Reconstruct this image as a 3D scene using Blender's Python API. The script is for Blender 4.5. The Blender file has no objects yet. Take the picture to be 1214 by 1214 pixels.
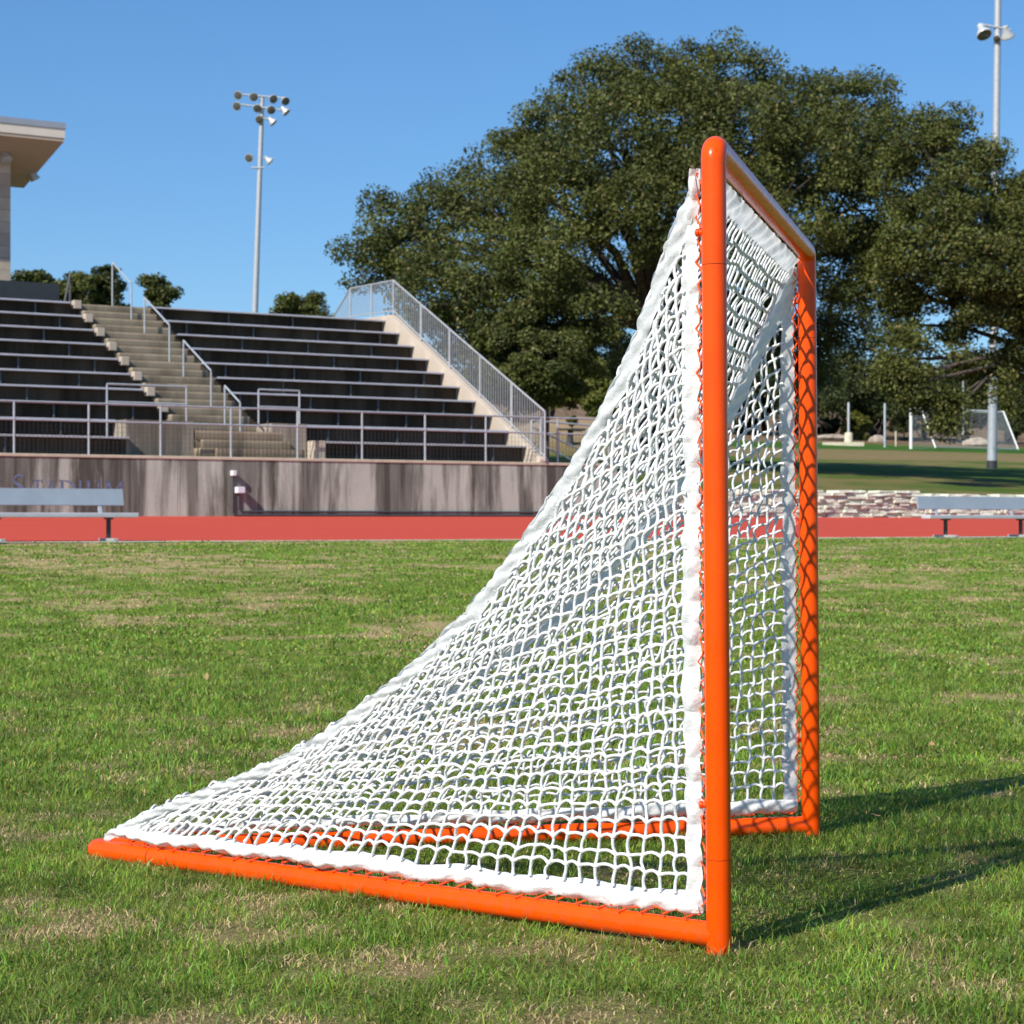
import bpy, math, random
import numpy as np
from mathutils import Vector, Matrix

random.seed(7)
RNG = np.random.default_rng(11)
SC = bpy.context.scene
COL = SC.collection
rad = math.radians

# ------------------------------------------------------------------ camera, sky, sun
FPX, CX, HY, CAMZ = 2480.0, 607.0, 618.0, 1.0        # focal length and horizon of the 1214 px photograph
cd = bpy.data.cameras.new('camera')
cam = bpy.data.objects.new('camera', cd)
COL.objects.link(cam)
cam.location = (0, 0, CAMZ)
cam.rotation_euler = (rad(90), 0, 0)
cd.sensor_width = 36.0
cd.lens = 36.0 * FPX / 1214.0
cd.shift_y = (HY - 607.0) / 1214.0
cd.clip_start = 0.05
cd.clip_end = 3000
cd.dof.use_dof = True
cd.dof.focus_distance = 5.3
cd.dof.aperture_fstop = 13.0
SC.camera = cam

SUN_EL, SUN_AZ = 39.0, (-0.62, -0.78)               # the sun stands behind the camera, to its left
w = bpy.data.worlds.new('World')
SC.world = w
w.use_nodes = True
nt = w.node_tree
sky = nt.nodes.new('ShaderNodeTexSky')
sky.sky_type = 'NISHITA'
sky.sun_disc = False
sky.sun_elevation = rad(SUN_EL)
sky.sun_rotation = math.atan2(SUN_AZ[0], SUN_AZ[1]) % (2 * math.pi)
sky.air_density = 1.0
sky.dust_density = 0.0
sky.ozone_density = 2.4
bg = nt.nodes['Background']
bg.inputs['Strength'].default_value = 0.105
hs = nt.nodes.new('ShaderNodeHueSaturation')
hs.inputs['Saturation'].default_value = 1.22
nt.links.new(sky.outputs[0], hs.inputs['Color'])
tn = nt.nodes.new('ShaderNodeMix')
tn.data_type = 'RGBA'; tn.blend_type = 'MULTIPLY'
tn.inputs[0].default_value = 1.0
tn.inputs[7].default_value = (.72, .79, .95, 1)       # clear dry winter sky: deeper than the model's default
nt.links.new(hs.outputs[0], tn.inputs[6])
gm = nt.nodes.new('ShaderNodeGamma')
gm.inputs['Gamma'].default_value = .75                # and more even from the horizon up
nt.links.new(tn.outputs[2], gm.inputs['Color'])
t2 = nt.nodes.new('ShaderNodeMix')
t2.data_type = 'RGBA'; t2.blend_type = 'MULTIPLY'
t2.inputs[0].default_value = 1.0
t2.inputs[7].default_value = (1.03, 1.36, 1.58, 1)
nt.links.new(gm.outputs[0], t2.inputs[6])
nt.links.new(t2.outputs[2], bg.inputs['Color'])

sd = bpy.data.lights.new('sun', 'SUN')
sd.energy = 4.8
sd.angle = rad(0.5)
sd.color = (1.0, 0.94, 0.85)
sun = bpy.data.objects.new('sun', sd)
COL.objects.link(sun)
ce = math.cos(rad(SUN_EL))
n_ = math.hypot(*SUN_AZ)
sun_dir = Vector((SUN_AZ[0] / n_ * ce, SUN_AZ[1] / n_ * ce, math.sin(rad(SUN_EL))))
sun.rotation_euler = sun_dir.to_track_quat('Z', 'Y').to_euler()

SC.view_settings.view_transform = 'Standard'
SC.view_settings.look = 'None'
SC.view_settings.exposure = 0.32
SC.view_settings.gamma = 1.0
SC.render.engine = 'CYCLES'
SC.cycles.max_bounces = 6
SC.cycles.use_denoising = True

# ------------------------------------------------------------------ helpers
def at(px, py, Y):
    """world point at depth Y that the photograph shows at pixel px, py"""
    return Vector(((px - CX) / FPX * Y, Y, CAMZ + (HY - py) / FPX * Y))

A_ = rad(32)
U = np.array([math.cos(A_), math.sin(A_)])          # along the grandstand wall
B = np.array([-math.sin(A_), math.cos(A_)])         # away from the field
P0 = np.array([-9.853, 45.0])

def ST(s, t, z):
    p = P0 + s * U + t * B
    return (float(p[0]), float(p[1]), z)

def s_of(px, t=0.0):
    k = (px - CX) / FPX
    a = P0 + t * B
    return (k * a[1] - a[0]) / (U[0] - k * U[1])

def to_st(x, y):
    vx, vy = x - P0[0], y - P0[1]
    return vx * U[0] + vy * U[1], vx * B[0] + vy * B[1]

class MB:
    """collects shapes of ONE part and links them as one mesh"""
    def __init__(s):
        s.v, s.f = [], []
    def add(s, vs, fs):
        o = len(s.v)
        s.v.extend([tuple(p) for p in vs])
        s.f.extend([tuple(i + o for i in f) for f in fs])
    def hexa(s, p):                                  # 8 points: bottom 4, top 4
        s.add(p, [(3, 2, 1, 0), (4, 5, 6, 7), (0, 1, 5, 4), (1, 2, 6, 5), (2, 3, 7, 6), (3, 0, 4, 7)])
    def box(s, x0, x1, y0, y1, z0, z1, fr=None):
        fr = fr or (lambda a, b, c: (a, b, c))
        s.hexa([fr(x0, y0, z0), fr(x1, y0, z0), fr(x1, y1, z0), fr(x0, y1, z0),
                fr(x0, y0, z1), fr(x1, y0, z1), fr(x1, y1, z1), fr(x0, y1, z1)])
    def prism(s, poly, a0, a1, fr):                  # poly in (t, z), extruded along s
        n = len(poly)
        vs = [fr(a0, t, z) for t, z in poly] + [fr(a1, t, z) for t, z in poly]
        fs = [tuple(range(n))[::-1], tuple(range(n, 2 * n))]
        for i in range(n):
            j = (i + 1) % n
            fs.append((i, j, n + j, n + i))
        s.add(vs, fs)
    def tube(s, pts, r, n=8, caps=True):
        pts = [Vector(p) for p in pts]
        rs = r if isinstance(r, (list, tuple)) else [r] * len(pts)
        vs, fs = [], []
        prev = None
        for i, p in enumerate(pts):
            d = (pts[min(i + 1, len(pts) - 1)] - pts[max(i - 1, 0)])
            if d.length < 1e-9: d = Vector((0, 0, 1))
            d.normalize()
            if prev is None:
                ref = Vector((0, 0, 1)) if abs(d.z) < .9 else Vector((1, 0, 0))
                a = d.cross(ref).normalized()
            else:
                a = (prev - d * prev.dot(d)).normalized()
            prev = a
            b = d.cross(a)
            for k in range(n):
                q = 2 * math.pi * k / n
                vs.append(p + (a * math.cos(q) + b * math.sin(q)) * rs[i])
        for i in range(len(pts) - 1):
            for k in range(n):
                k2 = (k + 1) % n
                fs.append((i * n + k, i * n + k2, (i + 1) * n + k2, (i + 1) * n + k))
        if caps:
            fs.append(tuple(range(n))[::-1])
            fs.append(tuple((len(pts) - 1) * n + k for k in range(n)))
        s.add(vs, fs)
    def lathe(s, prof, o, d, n=16):                  # prof: (radius, distance along d)
        o, d = Vector(o), Vector(d).normalized()
        ref = Vector((0, 0, 1)) if abs(d.z) < .9 else Vector((1, 0, 0))
        a = d.cross(ref).normalized(); b = d.cross(a)
        vs, fs = [], []
        for r, h in prof:
            for k in range(n):
                q = 2 * math.pi * k / n
                vs.append(o + d * h + (a * math.cos(q) + b * math.sin(q)) * r)
        for i in range(len(prof) - 1):
            for k in range(n):
                k2 = (k + 1) % n
                fs.append((i * n + k, i * n + k2, (i + 1) * n + k2, (i + 1) * n + k))
        fs.append(tuple(range(n))[::-1])
        fs.append(tuple((len(prof) - 1) * n + k for k in range(n)))
        s.add(vs, fs)
    def build(s, name, m, parent=None, smooth=False, bevel=0):
        me = bpy.data.meshes.new(name)
        me.from_pydata([tuple(p) for p in s.v], [], s.f)
        return finish(name, me, m, parent, smooth, bevel, True)

def finish(name, me, m, parent=None, smooth=False, bevel=0, sharp=False):
    me.materials.append(m)
    if smooth:
        me.polygons.foreach_set('use_smooth', [True] * len(me.polygons))
        if sharp: me.set_sharp_from_angle(angle=rad(50))
    me.update()
    o = bpy.data.objects.new(name, me)
    COL.objects.link(o)
    if bevel:
        md = o.modifiers.new('bevel', 'BEVEL')
        md.width = bevel; md.segments = 2; md.limit_method = 'ANGLE'
    if parent: o.parent = parent
    return o

def np_mesh(name, V, F, m, parent=None, smooth=False, col=None):
    """V (n,3), F (k,4) or (k,3) numpy"""
    me = bpy.data.meshes.new(name)
    nv, nf, c = len(V), len(F), F.shape[1]
    me.vertices.add(nv)
    me.vertices.foreach_set('co', np.ascontiguousarray(V, dtype=np.float32).ravel())
    me.loops.add(nf * c)
    me.loops.foreach_set('vertex_index', np.ascontiguousarray(F, dtype=np.int32).ravel())
    me.polygons.add(nf)
    me.polygons.foreach_set('loop_start', np.arange(0, nf * c, c, dtype=np.int32))
    me.polygons.foreach_set('loop_total', np.full(nf, c, dtype=np.int32))
    me.update(calc_edges=True)
    if col is not None:
        a = me.color_attributes.new('tint', 'FLOAT_COLOR', 'POINT')
        a.data.foreach_set('color', np.concatenate([col, np.ones((nv, 1))], 1).astype(np.float32).ravel())
    me.validate()
    return finish(name, me, m, parent, smooth)

def empty(name, loc=(0, 0, 0)):
    o = bpy.data.objects.new(name, None)
    COL.objects.link(o)
    o.location = loc
    o.empty_display_size = .2
    return o

def tag(o, label=None, cat=None, group=None, kind=None):
    if label: o['label'] = label
    if cat: o['category'] = cat
    if group: o['group'] = group
    if kind: o['kind'] = kind
    return o

def thing(name, label, cat, loc=(0, 0, 0), group=None):
    return tag(empty(name, loc), label, cat, group)

class Sh:
    def __init__(s, name):
        s.m = bpy.data.materials.new(name)
        s.m.use_nodes = True
        s.t = s.m.node_tree
        s.p = s.t.nodes['Principled BSDF']
    def n(s, typ, **kw):
        x = s.t.nodes.new(typ)
        for k, v in kw.items():
            if k in x.inputs.keys(): x.inputs[k].default_value = v
            else: setattr(x, k, v)
        return x
    def l(s, a, b): s.t.links.new(a, b)
    def coord(s, scale=(1, 1, 1), rot=(0, 0, 0), src='Object'):
        c = s.n('ShaderNodeTexCoord')
        m = s.n('ShaderNodeMapping')
        m.inputs['Scale'].default_value = scale
        m.inputs['Rotation'].default_value = rot
        s.l(c.outputs[src], m.inputs['Vector'])
        return m.outputs[0]
    def noise(s, vec, scale, detail=4, rough=.55, dist=0.0):
        x = s.n('ShaderNodeTexNoise')
        x.inputs['Scale'].default_value = scale
        x.inputs['Detail'].default_value = detail
        x.inputs['Roughness'].default_value = rough
        x.inputs['Distortion'].default_value = dist
        s.l(vec, x.inputs['Vector'])
        return x.outputs['Fac']
    def ramp(s, fac, stops):
        r = s.n('ShaderNodeValToRGB')
        e = r.color_ramp.elements
        while len(e) < len(stops): e.new(.5)
        for i, (p, c) in enumerate(stops):
            e[i].position = p
            e[i].color = (*c, 1) if len(c) == 3 else c
        s.l(fac, r.inputs[0])
        return r.outputs[0]
    def mix(s, fac, a, b, mode='MIX'):
        x = s.n('ShaderNodeMix', data_type='RGBA', blend_type=mode)
        for v, i in ((fac, 0), (a, 6), (b, 7)):
            if hasattr(v, 'links'): s.l(v, x.inputs[i])
            else: x.inputs[i].default_value = v if i == 0 else (*v, 1)
        return x.outputs[2]
    def bump(s, h, dist, strength=1.0):
        x = s.n('ShaderNodeBump')
        x.inputs['Strength'].default_value = strength
        x.inputs['Distance'].default_value = dist
        s.l(h, x.inputs['Height'])
        s.l(x.outputs[0], s.p.inputs['Normal'])
    def set(s, **kw):
        for k, v in kw.items():
            s.p.inputs[k.replace('_', ' ')].default_value = v
        return s

def plain(name, c, rough=.5, metal=0.0, var=.12, scale=6.0, bump=0.0):
    h = Sh(name)
    f = h.noise(h.coord(), scale, 5)
    lo = tuple(x * (1 - var) for x in c); hi = tuple(min(1, x * (1 + var)) for x in c)
    h.l(h.ramp(f, [(.3, lo), (.7, hi)]), h.p.inputs['Base Color'])
    h.set(Roughness=rough, Metallic=metal)
    if bump: h.bump(f, bump)
    return h.m

def tint_mat(name, rough=.6, transl=.25, spec=.3):
    h = Sh(name)
    a = h.n('ShaderNodeVertexColor', layer_name='tint')
    h.l(a.outputs[0], h.p.inputs['Base Color'])
    h.set(Roughness=rough)
    h.p.inputs['Specular IOR Level'].default_value = spec
    if transl:
        tr = h.n('ShaderNodeBsdfTranslucent')
        h.l(a.outputs[0], tr.inputs['Color'])
        mx = h.n('ShaderNodeMixShader')
        mx.inputs[0].default_value = transl
        out = h.t.nodes['Material Output']
        h.l(h.p.outputs[0], mx.inputs[1]); h.l(tr.outputs[0], mx.inputs[2])
        h.l(mx.outputs[0], out.inputs['Surface'])
    return h.m

def vnoise(x, y, seed, scale):
    """smooth value noise on numpy arrays"""
    r = np.random.default_rng(seed)
    g = r.random((256, 256))
    x = x * scale + 1000.3; y = y * scale + 1000.7
    xi, yi = np.floor(x).astype(int), np.floor(y).astype(int)
    fx, fy = x - xi, y - yi
    fx, fy = fx * fx * (3 - 2 * fx), fy * fy * (3 - 2 * fy)
    xi &= 255; yi &= 255; x1, y1 = (xi + 1) & 255, (yi + 1) & 255
    return (g[xi, yi] * (1 - fx) + g[x1, yi] * fx) * (1 - fy) + (g[xi, y1] * (1 - fx) + g[x1, y1] * fx) * fy

# ------------------------------------------------------------------ materials
def concrete(name, base, dark, streak=1.0, cut=.5, soft=.09, nosing=False):
    h = Sh(name)
    v = h.coord((1, 1, .10), (0, 0, -A_))
    st1 = h.noise(v, 1.05, 7, .66, .25)
    st2 = h.noise(h.coord((1, 1, .05), (0, 0, -A_)), 6.0, 5, .6)
    bl = h.noise(h.coord(), 1.1, 5)
    fine = h.noise(h.coord(), 30, 4)
    c = h.mix(h.ramp(bl, [(.3, (0, 0, 0)), (.75, (1, 1, 1))]), tuple(x * .82 for x in base), base)
    k = h.ramp(st1, [(cut - soft, (1, 1, 1)), (cut + soft, (0, 0, 0))])
    k2 = h.ramp(st2, [(.40, (.72, .72, .72)), (.60, (1, 1, 1))])
    kk = h.mix(1.0, k, k2, 'MULTIPLY')
    sc = h.n('ShaderNodeMath', operation='MULTIPLY'); h.l(kk, sc.inputs[0]); sc.inputs[1].default_value = streak
    c = h.mix(sc.outputs[0], c, dark)
    c = h.mix(.35, c, h.ramp(fine, [(.3, (.6, .58, .55)), (.7, (1.0, 1.0, 1.0))]), 'MULTIPLY')
    if nosing:                                        # each step paler along its edge, darker towards the foot of its riser
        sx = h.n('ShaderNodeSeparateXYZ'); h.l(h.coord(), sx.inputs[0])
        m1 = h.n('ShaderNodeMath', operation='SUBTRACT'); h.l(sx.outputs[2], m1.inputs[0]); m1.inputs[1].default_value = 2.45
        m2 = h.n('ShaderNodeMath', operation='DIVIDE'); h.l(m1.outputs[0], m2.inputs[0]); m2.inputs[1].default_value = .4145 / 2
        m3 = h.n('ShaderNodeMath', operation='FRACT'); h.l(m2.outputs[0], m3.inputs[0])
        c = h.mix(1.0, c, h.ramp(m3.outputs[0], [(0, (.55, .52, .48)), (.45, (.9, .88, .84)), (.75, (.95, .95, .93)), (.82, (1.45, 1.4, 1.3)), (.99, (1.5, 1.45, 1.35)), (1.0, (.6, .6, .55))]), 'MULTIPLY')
    h.l(c, h.p.inputs['Base Color'])
    h.set(Roughness=.9)
    h.p.inputs['Specular IOR Level'].default_value = .2
    h.bump(fine, .006, .6)
    return h.m

M = {}
M['wall'] = concrete('stained_concrete', (.58, .62, .52), (.075, .072, .057), .95, .51, .05)
M['landing'] = concrete('landing_concrete', (.42, .37, .30), (.10, .085, .065), .8, .48, .06)
M['tier'] = concrete('dark_concrete', (.135, .100, .072), (.042, .031, .022), .95, .53)  # darker tone of concrete for the seating tiers
M['steps'] = concrete('weathered_concrete', (.37, .31, .235), (.11, .09, .065), .75, .46, .09, True)
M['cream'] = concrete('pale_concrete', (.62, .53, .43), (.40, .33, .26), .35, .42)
M['cap'] = plain('concrete_cap', (.58, .52, .38), .9, 0, .15, 4)
M['alu'] = plain('dull_aluminium', (.58, .57, .61), .5, .2, .10, 3)
M['galv'] = plain('galvanised_steel', (.40, .44, .47), .5, .2, .12, 8)
M['galv_light'] = plain('pale_galvanised', (.43, .44, .45), .5, .2, .10, 8)
M['bracket'] = plain('bracket_steel', (.13, .14, .16), .5, .3, .1, 8)  # steel colour darkened for the shadow under the bench planks
M['dark_metal'] = plain('dark_metal', (.05, .055, .06), .5, .3, .1, 8)
M['fixture'] = plain('fixture_housing', (.55, .55, .54), .4, .2, .1, 8)
M['lens'] = plain('lamp_glass', (.10, .10, .09), .15, 0, .2, 20)
M['bench_back'] = plain('bench_aluminium', (.40, .44, .48), .5, .35, .07, 3)
M['blue_paint'] = plain('blue_letter_paint', (.15, .20, .31), .7, 0, .35, 12)
M['white_paint'] = plain('white_paint', (.78, .78, .76), .4, 0, .05, 5)
M['pvc'] = plain('white_box_paint', (.75, .78, .80), .4, 0, .08, 9)
M['conduit'] = plain('grey_conduit', (.09, .11, .11), .5, .2, .15, 9)
M['roof_metal'] = plain('roof_flashing', (.42, .44, .48), .45, .4, .08, 2)
M['roof_trim'] = plain('cream_fascia', (.72, .65, .55), .7, 0, .06, 2)
M['soffit'] = plain('tan_soffit', (.52, .42, .32), .8, 0, .06, 2)
M['bark'] = plain('oak_bark', (.075, .06, .048), .9, 0, .4, 5, .03)
M['leaf_oak'] = tint_mat('oak_leaves', .55, .2, .25)
M['blade'] = tint_mat('grass_blades', .55, .38, .35)
M['dry'] = tint_mat('dry_leaf', .7, .2, .2)

def orange():
    h = Sh('orange_gloss_paint')
    f = h.noise(h.coord(), 9, 5)
    c = h.ramp(f, [(.3, (.84, .072, .001)), (.7, (.92, .088, .0015))])
    sc = h.ramp(h.noise(h.coord((1, 1, .35)), 26, 8, .75, .6), [(.66, (0, 0, 0)), (.72, (1, 1, 1))])      # scuffs
    c = h.mix(h.mix(1.0, sc, (.35, .35, .35), 'MULTIPLY'), c, (.42, .10, .03))
    zz = h.n('ShaderNodeSeparateXYZ'); h.l(h.coord(), zz.inputs[0])
    low = h.ramp(zz.outputs[2], [(0.0, (1, 1, 1)), (.055, (0, 0, 0))])
    sp_ = h.ramp(h.noise(h.coord(), 38, 6, .7), [(.5, (0, 0, 0)), (.62, (.55, .55, .55))])
    c = h.mix(h.mix(1.0, low, sp_, 'MULTIPLY'), c, (.16, .10, .045))                                      # soil and grass stains
    h.l(c, h.p.inputs['Base Color'])
    h.l(h.ramp(h.noise(h.coord(), 60, 5), [(.3, (.2, .2, .2)), (.7, (.33, .33, .33))]), h.p.inputs['Roughness'])
    h.p.inputs['Coat Weight'].default_value = .14
    h.p.inputs['Specular IOR Level'].default_value = .2
    h.p.inputs['Coat Roughness'].default_value = .12
    h.bump(h.noise(h.coord(), 220, 2), .0004, .25)
    return h.m
M['orange'] = orange()
M['orange_cord'] = plain('orange_cord', (.82, .10, .01), .7, 0, .15, 200)

def cloth(name, c, transl):
    h = Sh(name)
    f = h.noise(h.coord(), 60, 5)
    col = h.ramp(f, [(.3, tuple(x * .86 for x in c)), (.7, c)])
    h.l(col, h.p.inputs['Base Color'])
    h.set(Roughness=.85)
    h.p.inputs['Specular IOR Level'].default_value = .15
    cr = h.noise(h.coord(), 26, 5, .6, 1.6)
    fb = h.noise(h.coord(), 120, 4)
    ad = h.n('ShaderNodeMath', operation='MULTIPLY_ADD'); h.l(cr, ad.inputs[0]); ad.inputs[1].default_value = 2.2; h.l(fb, ad.inputs[2])
    h.bump(ad.outputs[0], .0022, .8)
    if transl:
        tr = h.n('ShaderNodeBsdfTranslucent'); h.l(col, tr.inputs['Color'])
        mx = h.n('ShaderNodeMixShader'); mx.inputs[0].default_value = transl
        h.l(h.p.outputs[0], mx.inputs[1]); h.l(tr.outputs[0], mx.inputs[2])
        h.l(mx.outputs[0], h.t.nodes['Material Output'].inputs['Surface'])
    return h.m
M['net'] = cloth('white_nylon_cord', (.92, .92, .91), .16)
M['tape'] = cloth('white_canvas', (.91, .91, .89), .22)
M['tape_thin'] = cloth('thin_white_canvas', (.92, .92, .90), .6)
M['tape_shade'] = cloth('shaded_canvas', (.80, .81, .80), .3)  # white canvas, greyed in its colour for the shade on the near seam

def track_mat():
    h = Sh('red_track_rubber')
    c = h.ramp(h.noise(h.coord(), 160, 3), [(.3, (.46, .064, .043)), (.7, (.60, .092, .060))])
    c = h.mix(.3, c, h.ramp(h.noise(h.coord((.12, 1, 1), (0, 0, -A_)), 1.4, 5), [(.35, (.8, .78, .78)), (.7, (1.05, 1.05, 1.05))]), 'MULTIPLY')
    h.l(c, h.p.inputs['Base Color']); h.set(Roughness=.95)
    h.p.inputs['Specular IOR Level'].default_value = .08
    return h.m
M['track'] = track_mat()

def ground_mat():
    h = Sh('field_turf')
    a = h.n('ShaderNodeVertexColor', layer_name='tint')
    f = h.noise(h.coord(), 45, 6, .7)
    g = h.noise(h.coord((.5, 1, 1)), 8, 6, .7)
    c = h.mix(.7, a.outputs[0], h.ramp(f, [(.3, (.45, .45, .42)), (.7, (1.35, 1.3, 1.25))]), 'MULTIPLY')
    c = h.mix(.6, c, h.ramp(g, [(.3, (.6, .66, .55)), (.7, (1.3, 1.22, 1.25))]), 'MULTIPLY')
    h.l(c, h.p.inputs['Base Color']); h.set(Roughness=.95)
    h.p.inputs['Specular IOR Level'].default_value = .1
    h.bump(f, .03, .8)
    return h.m
M['ground'] = ground_mat()

def stone_mat():
    h = Sh('limestone')
    v = h.n('ShaderNodeObjectInfo')
    f = h.noise(h.coord(), 3.2, 6, .6)
    c = h.ramp(f, [(.25, (.55, .54, .41)), (.5, (.66, .66, .53)), (.75, (.74, .75, .62))])
    h.l(c, h.p.inputs['Base Color']); h.set(Roughness=.9)
    h.bump(h.noise(h.coord(), 14, 6), .03, .8)
    return h.m
M['stone'] = stone_mat()
M['rock'] = plain('weathered_rock', (.36, .30, .23), .9, 0, .35, 3, .05)

def block_mat():
    h = Sh('limestone_blockwork')
    c0 = h.n('ShaderNodeTexCoord')
    mp = h.n('ShaderNodeMapping'); mp.inputs['Rotation'].default_value = (0, 0, -A_)
    h.l(c0.outputs['Object'], mp.inputs['Vector'])
    sp = h.n('ShaderNodeSeparateXYZ'); h.l(mp.outputs[0], sp.inputs[0])
    cb = h.n('ShaderNodeCombineXYZ'); h.l(sp.outputs[0], cb.inputs[0]); h.l(sp.outputs[2], cb.inputs[1])
    br = h.n('ShaderNodeTexBrick')
    br.inputs['Scale'].default_value = 1.0
    br.inputs['Brick Width'].default_value = .7; br.inputs['Row Height'].default_value = .32
    br.inputs['Mortar Size'].default_value = .012
    br.inputs['Color1'].default_value = (.62, .53, .42, 1); br.inputs['Color2'].default_value = (.42, .35, .29, 1)
    br.inputs['Mortar'].default_value = (.36, .31, .26, 1)
    h.l(cb.outputs[0], br.inputs['Vector'])
    c = h.mix(.5, br.outputs[0], h.ramp(h.noise(h.coord(), 2.2, 6), [(.3, (.62, .55, .5)), (.7, (1.1, 1.05, 1.0))]), 'MULTIPLY')
    h.l(c, h.p.inputs['Base Color']); h.set(Roughness=.9)
    return h.m
M['blocks'] = block_mat()

# ------------------------------------------------------------------ ground, track, hillside
def sstep(x, a, b):
    k = np.clip((x - a) / (b - a), 0, 1)
    return k * k * (3 - 2 * k)

def field_z(x, y):
    s, t = to_st(x, y)
    rise = np.where(t < -36, 0, np.clip((t + 36) / 23.5, 0, 1))
    rise = rise * rise * (3 - 2 * rise) * .45 + rise * .55
    z = .645 * rise
    z = z + np.clip((t + 12.0) / 12.0, 0, 1.05) * .455
    return z

def dryness(x, y):
    d = (.14 * vnoise(x, y, 1, .55) + .28 * vnoise(x, y, 2, 2.1) + .33 * vnoise(x, y, 3, 5.0) + .25 * vnoise(x, y, 8, 11.0))
    far = np.clip((y - 8) / 20, 0, 1)
    s, t = to_st(x, y)
    d = d - .02 + .045 * far + .10 * far * (vnoise(s * .2, t, 5, .8) - .3) * 2 + .08 * (vnoise(x, y, 7, 23.0) - .5)
    d = d + .07 * np.exp(-((y - 4.05) / .25) ** 2)
    d = np.where((t > -13.3) & (t < -11.3), d + .22 * (vnoise(s * .15, t, 6, 1.0)), d)
    d = np.where((t > -15.2) & (t < -13.3), d - .12, d)
    return d

GREEN = np.array([.186, .282, .036])
STRAW = np.array([.50, .39, .20])
def turf_col(x, y):
    k = sstep(dryness(x, y), .505, .74)[:, None]
    return GREEN * (1 - k) + STRAW * k

def axis(fine0, fine1, step, lo, hi, grow):
    a = list(np.arange(fine0, fine1, step))
    v, st = a[-1], step
    while v < hi:
        st *= grow; v += st; a.append(v)
    v, st = a[0], step
    while v > lo:
        st *= grow; v -= st; a.insert(0, v)
    return np.array(a)

def grid(xs, ys):
    X, Y = np.meshgrid(xs, ys)
    n, m = X.shape
    i = np.arange(n * m).reshape(n, m)
    F = np.stack([i[:-1, :-1], i[:-1, 1:], i[1:, 1:], i[1:, :-1]], -1).reshape(-1, 4)
    return X.ravel(), Y.ravel(), F

# the field lies in (s, t): t runs from far behind the camera up to the track edge
ss = axis(-26, 34, .22, -220, 260, 1.2)
tt = np.concatenate([np.arange(-140, -44, 4.0), np.arange(-44, -30, .14), np.arange(-30, -11.49, .22), [-11.45]])
S_, T_, F = grid(ss, tt)
gx = P0[0] + S_ * U[0] + T_ * B[0]; gy = P0[1] + S_ * U[1] + T_ * B[1]
gz = field_z(gx, gy) + .012 * (vnoise(gx, gy, 9, .8) - .5)
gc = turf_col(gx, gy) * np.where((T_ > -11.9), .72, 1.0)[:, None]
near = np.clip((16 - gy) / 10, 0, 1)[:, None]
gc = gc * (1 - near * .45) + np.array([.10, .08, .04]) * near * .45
ln = np.exp(-((T_ + 16.9) / .10) ** 2) * .55 * (vnoise(gx, gy, 21, 1.5) > .35)       # a worn white touchline
ln = (ln * sstep(S_, 3, 9))[:, None]
gc = gc * (1 - ln) + np.array([.6, .6, .55]) * ln
tag(np_mesh('field', np.stack([gx, gy, gz], 1), F, M['ground'], None, True, gc), kind='structure')

S_, T_, F = grid(axis(-20, 40, .5, -220, 260, 1.3), np.array([-11.45, -9, -6, -3, 0, .28]))
gx = P0[0] + S_ * U[0] + T_ * B[0]; gy = P0[1] + S_ * U[1] + T_ * B[1]
tag(np_mesh('running_track', np.stack([gx, gy, field_z(gx, gy) + .012], 1), F, M['track'], None, True), kind='structure')

def hill_z(x, y):
    s, t = to_st(x, y)
    z = 1.74 + .07 * np.clip(t - .3, 0, 62) + .085 * np.clip(t - 62, 0, 150)
    z = z + 1.5 * np.exp(-(((x - 3.6) / 4.5) ** 2 + ((y - 103) / 5.0) ** 2))
    return z

def hill_col(x, y):
    s, t = to_st(x, y)
    n = .5 * vnoise(x, y, 31, .25) + .3 * vnoise(x, y, 32, .9) + .2 * vnoise(x, y, 33, 3)
    k = sstep(n + .25 * (vnoise(s * .15, t, 34, .5) - .5), .47, .66)[:, None]
    c = np.array([.085, .145, .022]) * (1 - k) + np.array([.22, .185, .075]) * k
    dry = (sstep(t, 30, 34) * (1 - sstep(t, 47, 50)) * .8)[:, None]
    c = c * (1 - dry) + np.array([.27, .20, .10]) * dry
    pitch = (sstep(t, 49, 51) * (1 - sstep(t, 61, 63)))[:, None]
    c = c * (1 - pitch) + np.array([.055, .14, .02]) * pitch
    dirt = (sstep(t, 63, 65))[:, None]
    c = c * (1 - dirt) + (np.array([.22, .15, .09]) * (.75 + .5 * n)[:, None]) * dirt
    m = np.exp(-(((x - 3.6) / 5.0) ** 2 + ((y - 103) / 5.5) ** 2))[:, None] * 1.3
    m = np.clip(m, 0, 1)
    return c * (1 - m) + np.array([.34, .25, .16]) * m

S_, T_, F = grid(axis(0, 90, .7, -700, 800, 1.25), axis(.3, 70, .5, .3, 900, 1.15)[0:])
gx = P0[0] + S_ * U[0] + T_ * B[0]; gy = P0[1] + S_ * U[1] + T_ * B[1]
tag(np_mesh('hillside', np.stack([gx, gy, hill_z(gx, gy)], 1), F, M['ground'], None, True, hill_col(gx, gy)), kind='structure')

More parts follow.
